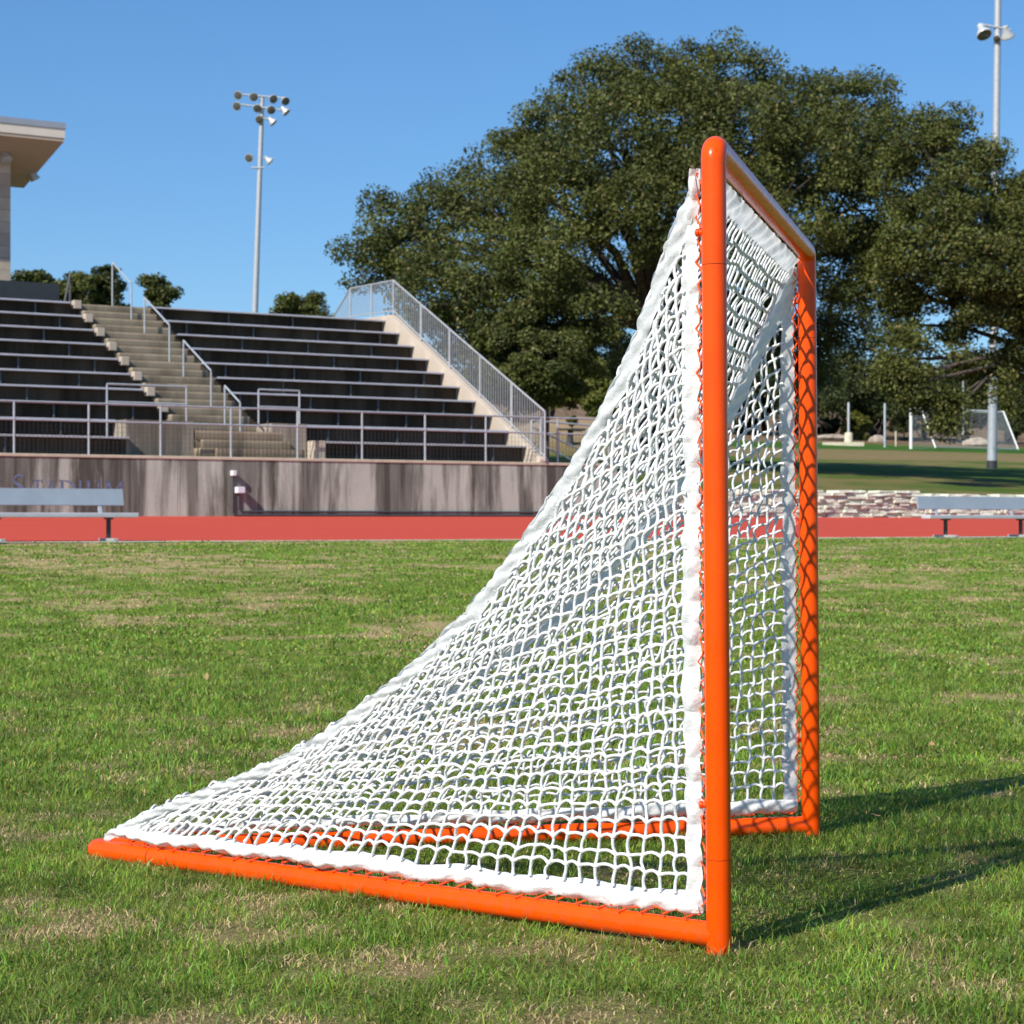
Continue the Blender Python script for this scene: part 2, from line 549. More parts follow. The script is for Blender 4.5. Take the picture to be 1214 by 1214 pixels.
# ------------------------------------------------------------------ grass blades (uncountable)
def blades(d0, d1, dens, hmin, hmax, wid, seed):
    r = np.random.default_rng(seed)
    wmax = .36 * d1 + 1.5
    n = int(2 * wmax * (d1 - d0) * dens)
    x = r.uniform(-wmax, wmax, n); y = r.uniform(d0, d1, n)
    keep = np.abs(x) < .36 * y + 1.5
    keep &= r.random(n) < np.clip(1.25 - .55 * (y - d0) / (d1 - d0), 0, 1)
    s, t = to_st(x, y)
    keep &= t < -11.58
    x, y = x[keep], y[keep]
    d = dryness(x, y)
    p = sstep(d, .505, .74)
    thick = .75 + .25 * (1 - p)
    k2 = r.random(len(x)) < thick
    x, y, d, p = x[k2], y[k2], d[k2], p[k2]
    n = len(x)
    z = field_z(x, y)
    dry = r.random(n) < (.15 + .75 * p)
    az = r.uniform(0, 2 * np.pi, n)
    tuft = vnoise(x, y, 41, 7.0)
    L = r.uniform(hmin, hmax, n) * (.55 + .9 * tuft) * np.where(dry, .75, 1.0)
    lean = np.where(dry, r.uniform(.8, 1.8, n), r.uniform(.35, 1.65, n))
    dx, dy = np.cos(az), np.sin(az)
    tw = az + r.normal(0, .7, n)
    wx, wy = -np.sin(tw) * wid, np.cos(tw) * wid
    dx2, dy2 = np.cos(az + r.normal(0, .6, n)), np.sin(az + r.normal(0, .6, n))
    sl, cl = np.sin(lean * .55), np.cos(lean * .55)
    sl2, cl2 = np.sin(np.minimum(lean * 1.35, 1.75)), np.cos(np.minimum(lean * 1.35, 1.75))
    P1 = np.stack([x, y, z - .004], 1)
    wv = np.stack([wx, wy, np.zeros(n)], 1) * r.uniform(.6, 1.2, n)[:, None]
    P2 = P1 + np.stack([dx * sl, dy * sl, cl], 1) * (L * .5)[:, None]
    P3 = P2 + np.stack([dx2 * sl2, dy2 * sl2, cl2], 1) * (L * .5)[:, None]
    V = np.stack([P1 - wv, P1 + wv, P2 + wv * .8, P2 - wv * .8, P3 + wv * .12, P3 - wv * .12], 1).reshape(-1, 3)
    o = np.arange(n)[:, None] * 6
    F = np.concatenate([o + np.array([0, 1, 2, 3]), o + np.array([3, 2, 4, 5])])
    g = GREEN * (r.uniform(.7, 1.4, n) * (.62 + .85 * vnoise(x, y, 43, 6.0)))[:, None] * (1 + r.normal(0, .12, (n, 3)))
    g[:, 0] *= r.uniform(.7, 1.3, n)
    st = STRAW * r.uniform(.6, 1.65, n)[:, None] * (1 + r.normal(0, .05, (n, 3)))
    c = np.clip(np.where(dry[:, None], st, g), .004, .9)
    return V, F, np.repeat(c, 6, 0)

def grass():
    parts = [blades(3.3, 7.6, 14000, .018, .048, .0017, 51), blades(7.6, 13, 4600, .026, .06, .0030, 52),
             blades(13, 24, 1100, .03, .05, .006, 53), blades(24, 44, 260, .03, .045, .012, 54)]
    V, F, C, o = [], [], [], 0
    for v, f, c in parts:
        V.append(v); F.append(f + o); C.append(c); o += len(v)
    return tag(np_mesh('grass', np.concatenate(V), np.concatenate(F), M['blade'], None, False, np.concatenate(C)),
               'short half-dry lawn grass covering the field', 'grass', None, 'stuff')
grass()

# ------------------------------------------------------------------ grandstand
ZD = 2.45                                             # deck behind the front wall
RISE, DEP, TF = .4145, .815, .805                     # row rise, row depth, first riser face
NR = 10
SL, SA0, SA1, SR = -15.0, 3.57, 5.53, 12.42
face_t = lambda k: TF + DEP * (k - 1)                 # riser behind tread k
seat_z = lambda k: 2.88 + RISE * (k - 1)
tread_z = lambda k: ZD + RISE * (k - 1)
ZTOP = tread_z(NR + 1)
TEND = 12.5

stand = thing('grandstand', 'stained concrete grandstand with stepped rows and a central stair behind the red track', 'grandstand', ST(0, 0, 1.05))
stand_parts = []
def sp(mb, name, m, bevel=0):
    o = mb.build(name, m, None, False, bevel)
    o.parent = stand
    o.matrix_parent_inverse = Matrix.Translation(stand.location).inverted()
    return o

b = MB()
for s0, s1 in ((SL, -1.6), (-1.592, 2.86), (2.868, 14.75)):
    b.box(s0, s1, 0, .3, .95, ZD - .07, ST)
sp(b, 'front_wall', M['wall'], .01)
b = MB(); b.box(SL, 14.77, -.02, .32, ZD - .068, ZD, ST)
sp(b, 'wall_cap', M['cap'], .01)

def profile(k0, k1, zb):                              # stepped outline from tread k0 to the top
    pts = [(face_t(k0 - 1) if k0 > 1 else .322, zb), (face_t(k0 - 1) if k0 > 1 else .322, tread_z(k0))]
    for k in range(k0, k1 + 1):
        pts += [(face_t(k), tread_z(k)), (face_t(k), tread_z(k + 1))]
    return pts + [(TEND, tread_z(k1 + 1)), (TEND, zb)]
b = MB(); b.prism(profile(1, NR, 1.2), SL, 1.955, ST)
sp(b, 'seating_tier', M['tier'])
b = MB(); b.prism(profile(3, NR, 1.2), 1.957, SA0, ST)
sp(b, 'seating_tier', M['tier'])
b = MB(); b.box(1.957, SA0, TF - .02, face_t(2) - .003, 1.2, tread_z(3) - .003, ST)
sp(b, 'landing_platform', M['landing'])
b = MB(); b.prism(profile(1, NR, 1.2), 6.43, SR, ST)
sp(b, 'seating_tier', M['tier'])
b = MB(); b.prism(profile(3, NR, 1.2), SA1, 6.428, ST)
sp(b, 'seating_tier', M['tier'])
b = MB(); b.box(SA1, 6.428, TF - .02, face_t(2) - .003, 1.2, tread_z(3) - .003, ST)
sp(b, 'landing_platform', M['landing'])
# stair: two steps to a row
pts = [(.324, 1.2), (.324, ZD)]
for j in range(2 * NR):
    t = TF + DEP * (j / 2 - .5)
    pts += [(t, ZD + RISE / 2 * j), (t, ZD + RISE / 2 * (j + 1))]
pts += [(TEND, ZTOP), (TEND, 1.2)]
b = MB(); b.prism(pts, SA0 + .003, SA1 - .003, ST)
for j, (a0, a1) in enumerate(((SA0 + .35, 6.1), (SA0 + .18, 5.95), (SA0 + .05, 5.8))):      # splayed lowest steps
    t = TF + DEP * (j / 2 - .5)
    b.box(a0, a1, t - .16 + .03 * j, TF - .025, ZD + RISE / 2 * j + .002, ZD + RISE / 2 * (j + 1) - .004, ST)
sp(b, 'stair', M['steps'])
for k in range(3, NR + 1):                            # half-step blocks beside the stair with the sunlit cheek put into their pale colour
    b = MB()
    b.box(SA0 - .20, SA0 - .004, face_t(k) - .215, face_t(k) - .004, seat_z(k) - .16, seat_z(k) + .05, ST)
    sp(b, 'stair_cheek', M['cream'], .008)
# sloped end wall
b = MB()
b.prism([(.33, 1.2), (.33, ZD + .002), (-.015, ZD + .002), (-.015, 2.53), (7.7, 6.74), (TEND, 6.80), (TEND, 1.2)], SR + .004, SR + .26, ST)
sp(b, 'end_wall', M['cream'], .01)
b = MB(); b.box(6.44, 6.72, .36, TF - .03, ZD + .002, ZD + .43, ST)
sp(b, 'kerb_block', M['cream'], .01)

# letters painted on the front wall
def letters():
    z0, z1, zS = 1.535, 1.885, 2.0
    root = []
    def glyph(name, px0, px1, zt, strokes):
        m = MB()
        s0, s1 = s_of(px0), s_of(px1)
        for poly in strokes:
            q = [(s0 + (s1 - s0) * x, z0 + (zt - z0) * y) for x, y in poly]
            n = len(q)
            vs = [ST(s, -.002, z) for s, z in q] + [ST(s, -.005, z) for s, z in q]
            fs = [tuple(range(n)), tuple(range(2 * n - 1, n - 1, -1))] + [(i, (i + 1) % n, n + (i + 1) % n, n + i) for i in range(n)]
            m.add(vs, fs)
        sp(m, 'letter', M['blue_paint'])
    def bar(x0, y0, x1, y1, w):
        dx, dy = x1 - x0, y1 - y0
        L = math.hypot(dx, dy); nx, ny = -dy / L * w / 2, dx / L * w / 2
        return [(x0 - nx, y0 - ny), (x1 - nx, y1 - ny), (x1 + nx, y1 + ny), (x0 + nx, y0 + ny)]
    def arc(cx, cy, rx, ry, a0, a1, w0, w1, n=10):
        out = []
        for i in range(n):
            q0, q1 = a0 + (a1 - a0) * i / n, a0 + (a1 - a0) * (i + 1) / n
            wa = w0 + (w1 - w0) * math.sin(math.pi * i / n); wb = w0 + (w1 - w0) * math.sin(math.pi * (i + 1) / n)
            f = lambda q, r: (cx + (rx + r) * math.cos(rad(q)), cy + (ry + r) * math.sin(rad(q)))
            out.append([f(q0, -wa / 2), f(q0, wa / 2), f(q1, wb / 2), f(q1, -wb / 2)])
        return out
    ser = lambda x, y, w=.3: bar(x - w / 2, y, x + w / 2, y, .05)
    S_g = arc(.5, .74, .36, .22, 30, 180, .05, .10) + [bar(.14, .74, .22, .60, .13), bar(.20, .62, .80, .38, .17), bar(.78, .42, .86, .27, .13)] + arc(.5, .26, .36, .22, 0, -150, .05, .10) + [bar(.84, .78, .84, .96, .06), bar(.13, .06, .13, .24, .06)]
    T_g = [bar(.5, 0, .5, 1, .2), bar(0, .97, 1, .97, .06), bar(.03, .82, .03, 1, .06), bar(.97, .82, .97, 1, .06), ser(.5, .02, .5)]
    A_g = [bar(.12, 0, .5, 1, .09), bar(.88, 0, .5, 1, .22), bar(.25, .35, .75, .35, .06), ser(.1, .02, .3), ser(.88, .02, .36)]
    D_g = [bar(.16, 0, .16, 1, .16), ser(.12, .98, .3), ser(.12, .02, .3)] + arc(.3, .5, .62, .47, -90, 90, .06, .15, 14)
    I_g = [bar(.5, 0, .5, 1, .9), bar(-.4, .98, 1.4, .98, .05), bar(-.4, .02, 1.4, .02, .05)]
    U_g = [bar(.18, .35, .18, 1, .18), bar(.84, .35, .84, 1, .08), ser(.18, .98, .36), ser(.84, .98, .32)] + arc(.51, .36, .33, .32, 180, 360, .12, .08)
    M_g = [bar(.1, 0, .14, 1, .06), bar(.14, 1, .5, .05, .15), bar(.5, .05, .86, 1, .06), bar(.86, 1, .9, 0, .15), ser(.1, .02, .22), ser(.9, .02, .26), ser(.1, .98, .2), ser(.9, .98, .2)]
    Y_g = [bar(.1, 1, .5, .45, .18), bar(.9, 1, .5, .45, .07), bar(.5, 0, .5, .5, .18), ser(.1, .98, .34), ser(.9, .98, .34), ser(.5, .02, .4)]
    glyph('S', 14.5, 30.5, zS, S_g)
    for g, a, c in ((T_g, 38, 50), (A_g, 54, 66), (D_g, 70, 90), (I_g, 94, 96.6), (U_g, 102, 119), (M_g, 124, 146), (Y_g, -14, 1)):
        glyph('', a, c, z1, g)
letters()

# conduit and junction boxes on the front wall
def pt_wall(px, py, t):
    s = s_of(px, t)
    y = (P0 + s * U + t * B)[1]
    return s, CAMZ + (HY - py) / FPX * y
cbox = thing('wall_conduit', 'dark electrical conduit with two small white boxes on the stained concrete wall', 'conduit', ST(4.2, -.05, 1.05))
def wp(mb, name, m, bevel=0, smooth=False):
    o = mb.build(name, m, None, smooth, bevel); o.parent = cbox
    o.matrix_parent_inverse = Matrix.Translation(cbox.location).inverted(); return o
sa, za = pt_wall(275, 561, 0); sb2, zb2 = pt_wall(282, 581, 0)
s_end = s_of(655)
b = MB()
b.tube([ST(sa, -.03, za - .05), ST(sa, -.03, 1.24), ST(sa + .03, -.03, 1.17), ST(sa + .12, -.03, 1.14), ST(s_end, -.03, 1.14)], .021, 8)
b.tube([ST(sb2, -.03, zb2 - .05), ST(sb2, -.03, 1.33), ST(sb2 + .03, -.03, 1.26), ST(sb2 + .1, -.03, 1.225), ST(s_end, -.03, 1.225)], .021, 8)
wp(b, 'conduit', M['conduit'], 0, True)
b = MB(); b.box(sa - .045, sa + .045, -.16, -.001, za - .06, za + .06, ST); wp(b, 'junction_box', M['pvc'], .008)
b = MB(); b.box(sb2 - .09, sb2 + .09, -.20, -.001, zb2 - .07, zb2 + .07, ST); wp(b, 'junction_box', M['pvc'], .008)

# bench rows
ORD = ['lowest', 'second lowest', 'third lowest', 'fourth lowest', 'fifth lowest', 'fifth from top', 'fourth from top', 'third from top', 'second from top', 'topmost']
def row_bench(k, s0, s1, side):
    o = thing('bleacher_bench', '%s long aluminium bench row in the seating block %s the concrete stair' % (ORD[k - 1], side), 'bleacher bench',
              ST((s0 + s1) / 2, TF + DEP * (k - 1) - .1, seat_z(k) - .43), 'bench rows of the grandstand')
    inv = Matrix.Translation(o.location).inverted()
    def part(mb, name, m, bevel=0):
        c = mb.build(name, m, None, False, bevel); c.parent = o; c.matrix_parent_inverse = inv
    t0 = TF + DEP * (k - 1) - .205
    z = seat_z(k)
    p = MB(); p.box(s0, s1, t0, t0 + .198, z - .045, z, ST); part(p, 'plank', M['alu'], .006)
    for e in (s0 - .012, s1 + .002):
        c = MB(); c.box(e, e + .010, t0 + .004, t0 + .194, z - .043, z - .002, ST); part(c, 'end_cap', M['galv'])
    n = int((s1 - s0) / 1.9)
    off = .55 + .35 * (k % 3)
    for i in range(n + 1):
        s = s1 - off - 1.9 * i
        if s > max(s0, -3.5) + .1:
            q = MB(); q.box(s - .018, s + .018, t0 + .10, t0 + .14, tread_z(k) + .002, z - .047, ST); part(q, 'bracket', M['bracket'])
for k in range(1, NR + 1):
    row_bench(k, SL, 1.95 if k < 3 else SA0 - .29 if k > 2 else 0, 'left of')
    row_bench(k, 6.75 if k == 1 else 6.44 if k == 2 else SA1 + .02, SR - .01, 'right of')

# railings
def rail_thing(name, label, cat, loc, group=None):
    o = thing(name, label, cat, loc, group)
    inv = Matrix.Translation(o.location).inverted()
    def part(mb, nm, m, smooth=True):
        c = mb.build(nm, m, None, smooth); c.parent = o; c.matrix_parent_inverse = inv; return c
    return o, part
RT, RM = 3.57, 3.18
fr, part = rail_thing('railing', 'long galvanised railing with wire mesh along the top of the front wall', 'railing', ST(0, .15, ZD))
sposts = [-14.6 + 1.675 * i for i in range(8)] + [-.83, .84, 2.51, 4.21, 5.88, 7.56, 9.26, 10.96, 12.55, 13.05, 14.6]
for s in sposts:
    b = MB(); b.tube([ST(s, .15, ZD), ST(s, .15, RT)], .024, 8); part(b, 'post', M['galv'])
for z, nm in ((RT, 'top_rail'), (RM, 'middle_rail')):
    b = MB(); b.tube([ST(SL, .15, z), ST(14.6, .15, z)], .022, 8); part(b, nm, M['galv'])
b = MB()
s = SL
while s < 14.6:
    b.box(s - .003, s + .003, .147, .153, ZD + .03, RM, ST); s += .10
for i in range(6):
    b.box(SL, 14.6, .1535, .1575, ZD + .06 + .11 * i, ZD + .064 + .11 * i, ST)
part(b, 'wire_mesh', M['dark_metal'], False)

HL = ['at the top of the concrete stair', 'just below the top of the concrete stair', 'halfway down the concrete stair', 'at the foot of the concrete stair']
for i, (t0, t1) in enumerate(((8.97, 7.64), (6.74, 5.12), (4.24, 2.59), (1.80, .94))):
    zf = lambda t: ZD + RISE / DEP * (t - TF) + RISE * .75
    z0, z1 = zf(t0), zf(t1)
    hr, part = rail_thing('handrail', 'short sloping grey handrail on two posts ' + HL[i], 'handrail', ST(4.8, (t0 + t1) / 2, z1), 'handrails on the stair')
    b = MB(); b.tube([ST(4.8, t0, z0 - .35), ST(4.8, t0, z0 + .90)], .021, 8); part(b, 'post', M['galv'])
    b = MB(); b.tube([ST(4.8, t1, z1 - .35), ST(4.8, t1, z1 + .90)], .021, 8); part(b, 'post', M['galv'])
    b = MB(); b.tube([ST(4.8, t0, z0 + .91), ST(4.8, t1, z1 + .91)], .023, 8); part(b, 'top_rail', M['galv'])
for s0, s1, lab in ((1.55, 3.45, 'low two post guard rail on the landing left of the stair'), (5.25, 6.3, 'low two post guard rail on the landing right of the stair')):
    gr, part = rail_thing('guard_rail', lab, 'guard rail', ST((s0 + s1) / 2, TF + .1, tread_z(3)), 'guard rails on the landings')
    zb = tread_z(3)
    for s in (s0, s1):
        b = MB(); b.tube([ST(s, TF + .1, ZD if s < 1.9 else zb - .02), ST(s, TF + .1, 4.05)], .022, 8); part(b, 'post', M['galv'])
    for z in (4.06, 3.66):
        b = MB(); b.tube([ST(s0, TF + .1, z), ST(s1, TF + .1, z)], .022, 8); part(b, 'rail', M['galv'])

# picket railing on the end wall
pr, part = rail_thing('picket_railing', 'pale picket railing climbing the sloped end wall of the grandstand', 'railing', ST(SR + .13, 4, 4.7))
sE = SR + .13
path = [(-.04, 2.54, 3.71), (7.72, 6.80, 7.70), (10.3, 6.84, 7.72), (13.2, 4.9, 5.75)]
rail_t, rail_b = MB(), MB()
rail_t.tube([ST(sE, t, z1) for t, z0, z1 in path], .024, 8); rail_b.tube([ST(sE, t, z0 + .06) for t, z0, z1 in path], .02, 8)
part(rail_t, 'top_rail', M['galv_light']); part(rail_b, 'bottom_rail', M['galv_light'])
pk = MB()
for (ta, za0, za1), (tb, zb0, zb1), npst in zip(path, path[1:], (5, 2, 2)):
    for i in range(npst + 1):
        if i == npst and tb != 13.2: continue
        f_ = i / npst; t = ta + (tb - ta) * f_
        b = MB(); b.tube([ST(sE, t, za0 + (zb0 - za0) * f_ - .05), ST(sE, t, za1 + (zb1 - za1) * f_)], .026, 8); part(b, 'post', M['galv_light'])
    n = int((tb - ta) / .115)
    for i in range(1, n):
        f_ = i / n; t = ta + (tb - ta) * f_
        z0, z1 = za0 + (zb0 - za0) * f_ + .07, za1 + (zb1 - za1) * f_
        pk.box(sE - .008, sE + .008, t - .008, t + .008, z0, z1, ST)
part(pk, 'pickets', M['galv_light'], False).name = 'picket_panel'

# railing of the ramp beyond the right end
rr, part = rail_thing('ramp_railing', 'grey pipe railing with sloping rails on the ramp beside the stand end', 'railing', ST(14, .9, ZD))
for t, z0 in ((.9, ZD), (2.6, ZD - .1)):
    pass
for s, zt in ((12.95, 3.55), (14.9, 3.5), (16.2, 3.4)):
    b = MB(); b.tube([ST(s, 1.2, 1.9), ST(s, 1.2, zt)], .026, 8); part(b, 'post', M['galv'])
b = MB(); b.tube([ST(12.95, 1.2, 3.55), ST(16.2, 1.2, 3.4), ST(16.4, 1.2, 3.3), ST(16.5, 1.2, 3.1)], .024, 8); part(b, 'top_rail', M['galv'])
b = MB(); b.tube([ST(13.0, 1.3, 3.40), ST(16.2, 1.3, 2.2)], .024, 8); part(b, 'sloping_rail', M['galv'])
b = MB(); b.tube([ST(13.3, 1.3, 2.95), ST(15.6, 1.3, 2.0)], .024, 8); part(b, 'sloping_rail', M['galv'])

# dark parapet panel with a stay at the back of the upper left rows
pp, part = rail_thing('parapet_fence', 'dark slatted panel standing behind the top bench row at the left', 'fence', ST(2, 9.2, ZTOP))
b = MB(); b.box(-8, s_of(70, 9.3), 9.3, 9.36, ZTOP, ZTOP + .62, ST); part(b, 'panel', M['dark_metal'], False)
b = MB(); b.tube([ST(s_of(75, 9.1), 9.0, ZTOP + .1), ST(s_of(83, 9.3), 9.3, ZTOP + .95), ST(s_of(83, 9.3), 9.3, ZTOP)], .035, 6); part(b, 'stay', M['dark_metal'])

# press box at the upper left
pb, part = rail_thing('press_box', 'limestone press box corner under a wide tan overhanging roof', 'building', ST(0, 10, ZTOP))
rs, rt = s_of(77, 9.6), 9.6
zr = 11.03
sl = -.25
def RF(s, t, z): return ST(s, t, z + sl * (t - rt))
b = MB(); b.box(rs - 14, rs - .02, rt + .02, rt + 3.2, zr - .02, zr + .06, RF); part(b, 'soffit', M['soffit'], False)
b = MB(); b.box(rs - 14, rs, rt, rt + 3.3, zr + .062, zr + .30, RF); part(b, 'fascia', M['roof_trim'], False)
b = MB(); b.box(rs - 14, rs + .02, rt - .02, rt + 3.3, zr + .302, zr + .46, RF); part(b, 'roof', M['roof_metal'], False)
b = MB(); b.box(rs - 14, rs - .9, rt + 2.9, rt + 3.3, zr - .22, zr - .022, RF); part(b, 'rear_beam', M['soffit'], False)
ps = s_of(12.5, 10.9)
b = MB(); b.box(ps - 1.6, ps, 10.9, 12.3, ZTOP, 10.70, ST); part(b, 'pillar', M['blocks'], False)
b = MB(); b.box(ps - 12, ps - 1.62, 11.6, 11.9, ZTOP, 10.5, ST); part(b, 'wall', M['blocks'], False)
def spot(o, d, r, part_, L=.3):
    m = MB(); m.lathe([(r * .35, -L), (r * .6, -L * .8), (r * .95, -.1 * L), (r, 0), (r * .9, .01)], o, d, 12)
    h_ = part_(m, 'floodlight', M['fixture'])
    return h_
spot(at(8, 190, 55.3), (.35, -.4, -.85), .16, part, .34)
spot(at(42, 213, 57.0), (.4, .3, -.85), .14, part, .3)

# ------------------------------------------------------------------ team benches at the edge of the track
def team_bench(s0, s1, t, z, legs, label):
    o = thing('team_bench', label, 'bench', ST((s0 + s1) / 2, t, z), 'team benches beside the track')
    inv = Matrix.Translation(o.location).inverted()
    def part(mb, nm, m, bevel=0, smooth=False):
        c = mb.build(nm, m, None, smooth, bevel); c.parent = o; c.matrix_parent_inverse = inv
    b = MB(); b.box(s0, s1, t - .14, t + .12, z + .375, z + .45, ST); part(b, 'seat', M['alu'], .012)
    b = MB(); b.hexa([ST(s0 + .0, t + .19, z + .57), ST(s1 - .12, t + .19, z + .57), ST(s1 - .12, t + .23, z + .565), ST(s0, t + .23, z + .565),
                      ST(s0, t + .25, z + .835), ST(s1 - .12, t + .25, z + .835), ST(s1 - .12, t + .29, z + .83), ST(s0, t + .29, z + .83)])
    part(b, 'backrest', M['bench_back'], .006)
    for s in legs:
        b = MB()
        b.box(s - .03, s + .03, t - .03, t + .03, z + .04, z + .37, ST)
        b.box(s - .035, s + .035, t - .12, t + .11, z + .345, z + .373, ST)
        part(b, 'leg', M['dark_metal'], .004)
        b = MB(); b.box(s - .04, s + .04, t - .32, t + .34, z + .0, z + .045, ST); part(b, 'foot', M['galv_light'], .006)
        b = MB()
        b.hexa([ST(s - .10, t + .125, z + .40), ST(s - .04, t + .125, z + .40), ST(s - .04, t + .165, z + .40), ST(s - .10, t + .165, z + .40),
                ST(s - .10, t + .275, z + .72), ST(s - .04, t + .275, z + .72), ST(s - .04, t + .315, z + .72), ST(s - .10, t + .315, z + .72)])
        part(b, 'back_support', M['galv'], .003)
def zb_(s, t):
    p = ST(s, t, 0); return float(field_z(np.array([p[0]]), np.array([p[1]]))[0]) + .03
tb = -11.75
sr_ = s_of(161, tb)
team_bench(sr_ - 4.57, sr_, tb, zb_(sr_, tb), (sr_ - .46, sr_ - 2.28, sr_ - 4.1), 'grey aluminium team bench with backrest standing before the wall lettering')
tb2 = -11.95
sl_ = s_of(1097, tb2)
team_bench(sl_, sl_ + 4.57, tb2, zb_(sl_, tb2), (s_of(1121, tb2), s_of(1210, tb2), s_of(1210, tb2) + 1.6), 'darker grey team bench in front of the low stone wall')
bpy.data.objects  # (no more benches)

# ------------------------------------------------------------------ dry-stacked stone wall
def stone_wall():
    o = thing('stone_wall', 'low dry stacked pale limestone wall along the far side of the track', 'wall', ST(24, .1, 1.1))
    inv = Matrix.Translation(o.location).inverted()
    r = random.Random(5)
    b = MB()
    z = 1.04
    while z < 1.80:
        h = r.uniform(.055, .12)
        s = 14.85 + r.uniform(-.2, 0)
        while s < 46:
            L = r.uniform(.14, .62)
            if z + h < 1.86 - (.0 if s < 24.6 else .10) + r.uniform(-.03, .05):
                d0 = r.uniform(-.12, 0) + (1.8 - z) * -.08
                j = lambda k=.03: r.uniform(-k, k)
                g = .004
                zz, z2 = z + g, z + h - g
                b.hexa([ST(s + g + j(), d0 + j(), zz + j(.01)), ST(s + L - g + j(), d0 + j(), zz + j(.01)), ST(s + L - g, .45, zz), ST(s + g, .45, zz),
                        ST(s + g + j(), d0 + .02 + j(), z2 + j(.012)), ST(s + L - g + j(), d0 + .02 + j(), z2 + j(.012)), ST(s + L - g, .45, z2), ST(s + g, .45, z2)])
            s += L
        z += h
    b.box(14.9, 46, .02, .44, .98, 1.72, ST)
    c = b.build('stonework', M['stone'], None, False, .012); c.parent = o; c.matrix_parent_inverse = inv
stone_wall()

# ------------------------------------------------------------------ far things on the hillside
def gz_at(x, y): return float(hill_z(np.array([x]), np.array([y]))[0])

def light_pole(name, label, px, py_b, px_t, Y, ztop, r0, r1, heads, arms, base=None):
    p0 = at(px, py_b, Y); zg = gz_at(p0.x, Y)
    o = thing(name, label, 'light pole', (p0.x, Y, zg), 'floodlight poles')
    inv = Matrix.Translation(o.location).inverted()
    def part(mb, nm, m, smooth=True, par=None):
        c = mb.build(nm, m, None, smooth); c.parent = par or o
        c.matrix_parent_inverse = inv if par is None else (Matrix.Translation(o.location).inverted())
        return c
    xt = at(px_t, 0, Y).x
    X = lambda z: p0.x + (xt - p0.x) * (z - p0.z) / (ztop - p0.z)
    zb = zg - .1
    if base:
        b = MB(); b.tube([(X(zb), Y, zb), (X(base), Y, base)], [.21, .18], 14); part(b, 'base_column', M['galv'])
        b = MB(); b.tube([(X(zg), Y, zg - .05), (X(zg), Y, zg + .35)], .225, 14); part(b, 'base_band', M['dark_metal'])
        zb = base
    b = MB(); b.tube([(X(zb), Y, zb), (X(ztop), Y, ztop)], [r0, r1], 14); part(b, 'pole', M['galv_light'])
    for (xa, ya), (xb, yb) in arms:
        A, C = at(xa, ya, Y), at(xb, yb, Y)
        b = MB(); b.tube([A + Vector((0, -.12, 0)), C + Vector((0, -.12, 0))], .055, 8); part(b, 'cross_arm', M['galv'])
    for (hx, hy, r, d) in heads:
        d = Vector(d).normalized()
        q = at(hx, hy, Y) + Vector((0, -.3, 0))
        m = MB(); m.lathe([(r * .28, -r * 1.7), (r * .42, -r * 1.65), (r * .45, -r * 1.0), (r * .95, -r * .25), (r, 0), (r * .97, .03)], q, d, 14)
        h_ = part(m, 'floodlight', M['fixture'])
        m = MB(); m.lathe([(r * .9, .034), (r * .5, .06), (r * .1, .07)], q, d, 14)
        c = m.build('lens', M['lens'], None, True); c.parent = h_
    return o
PX = 1 / 10.12
hd = lambda x, y: (260 + x * PX, 95 + y * PX)
heads = [(*hd(232, 195), .27, (-.25, -.9, -.35)), (*hd(420, 215), .27, (.1, -.9, -.3)), (*hd(655, 240), .27, (.35, -.8, -.4)), (*hd(800, 265), .27, (.4, -.75, -.5)),
         (*hd(218, 325), .27, (-.25, -.9, -.35)), (*hd(465, 352), .27, (0, -.8, -.5)), (*hd(628, 370), .27, (.25, -.85, -.4)), (*hd(815, 400), .27, (.7, -.1, -.75)),
         (*hd(490, 485), .27, (-.1, -.85, -.45)), (*hd(660, 525), .27, (.7, 0, -.75)), (*hd(362, 945), .27, (-.3, -.9, -.3)), (*hd(620, 990), .27, (.75, .1, -.65))]
arms = [(hd(215, 170), hd(830, 225)), (hd(215, 290), hd(830, 375)), (hd(450, 440), hd(640, 490)), (hd(385, 1055), hd(545, 1055))]
light_pole('floodlight_pole', 'tall slim pole with twelve floodlights rising behind the grandstand seats', 302, 380, 311, 125, CAMZ + (HY - 115) / FPX * 125, .21, .13, heads, arms)
light_pole('floodlight_pole', 'floodlight pole with a thick base column standing on the grass bank near the soccer goal', 1176, 553, 1184.5, 90, 27.5, .165, .14,
           [(1165, 43, .34, (.2, -.5, -.8)), (1193, 46, .30, (.35, .4, -.8)), (1180, 47.5, .16, (-.3, -.6, -.5))],
           [((1164, 30), (1197, 36))], CAMZ + (HY - 414) / FPX * 90)

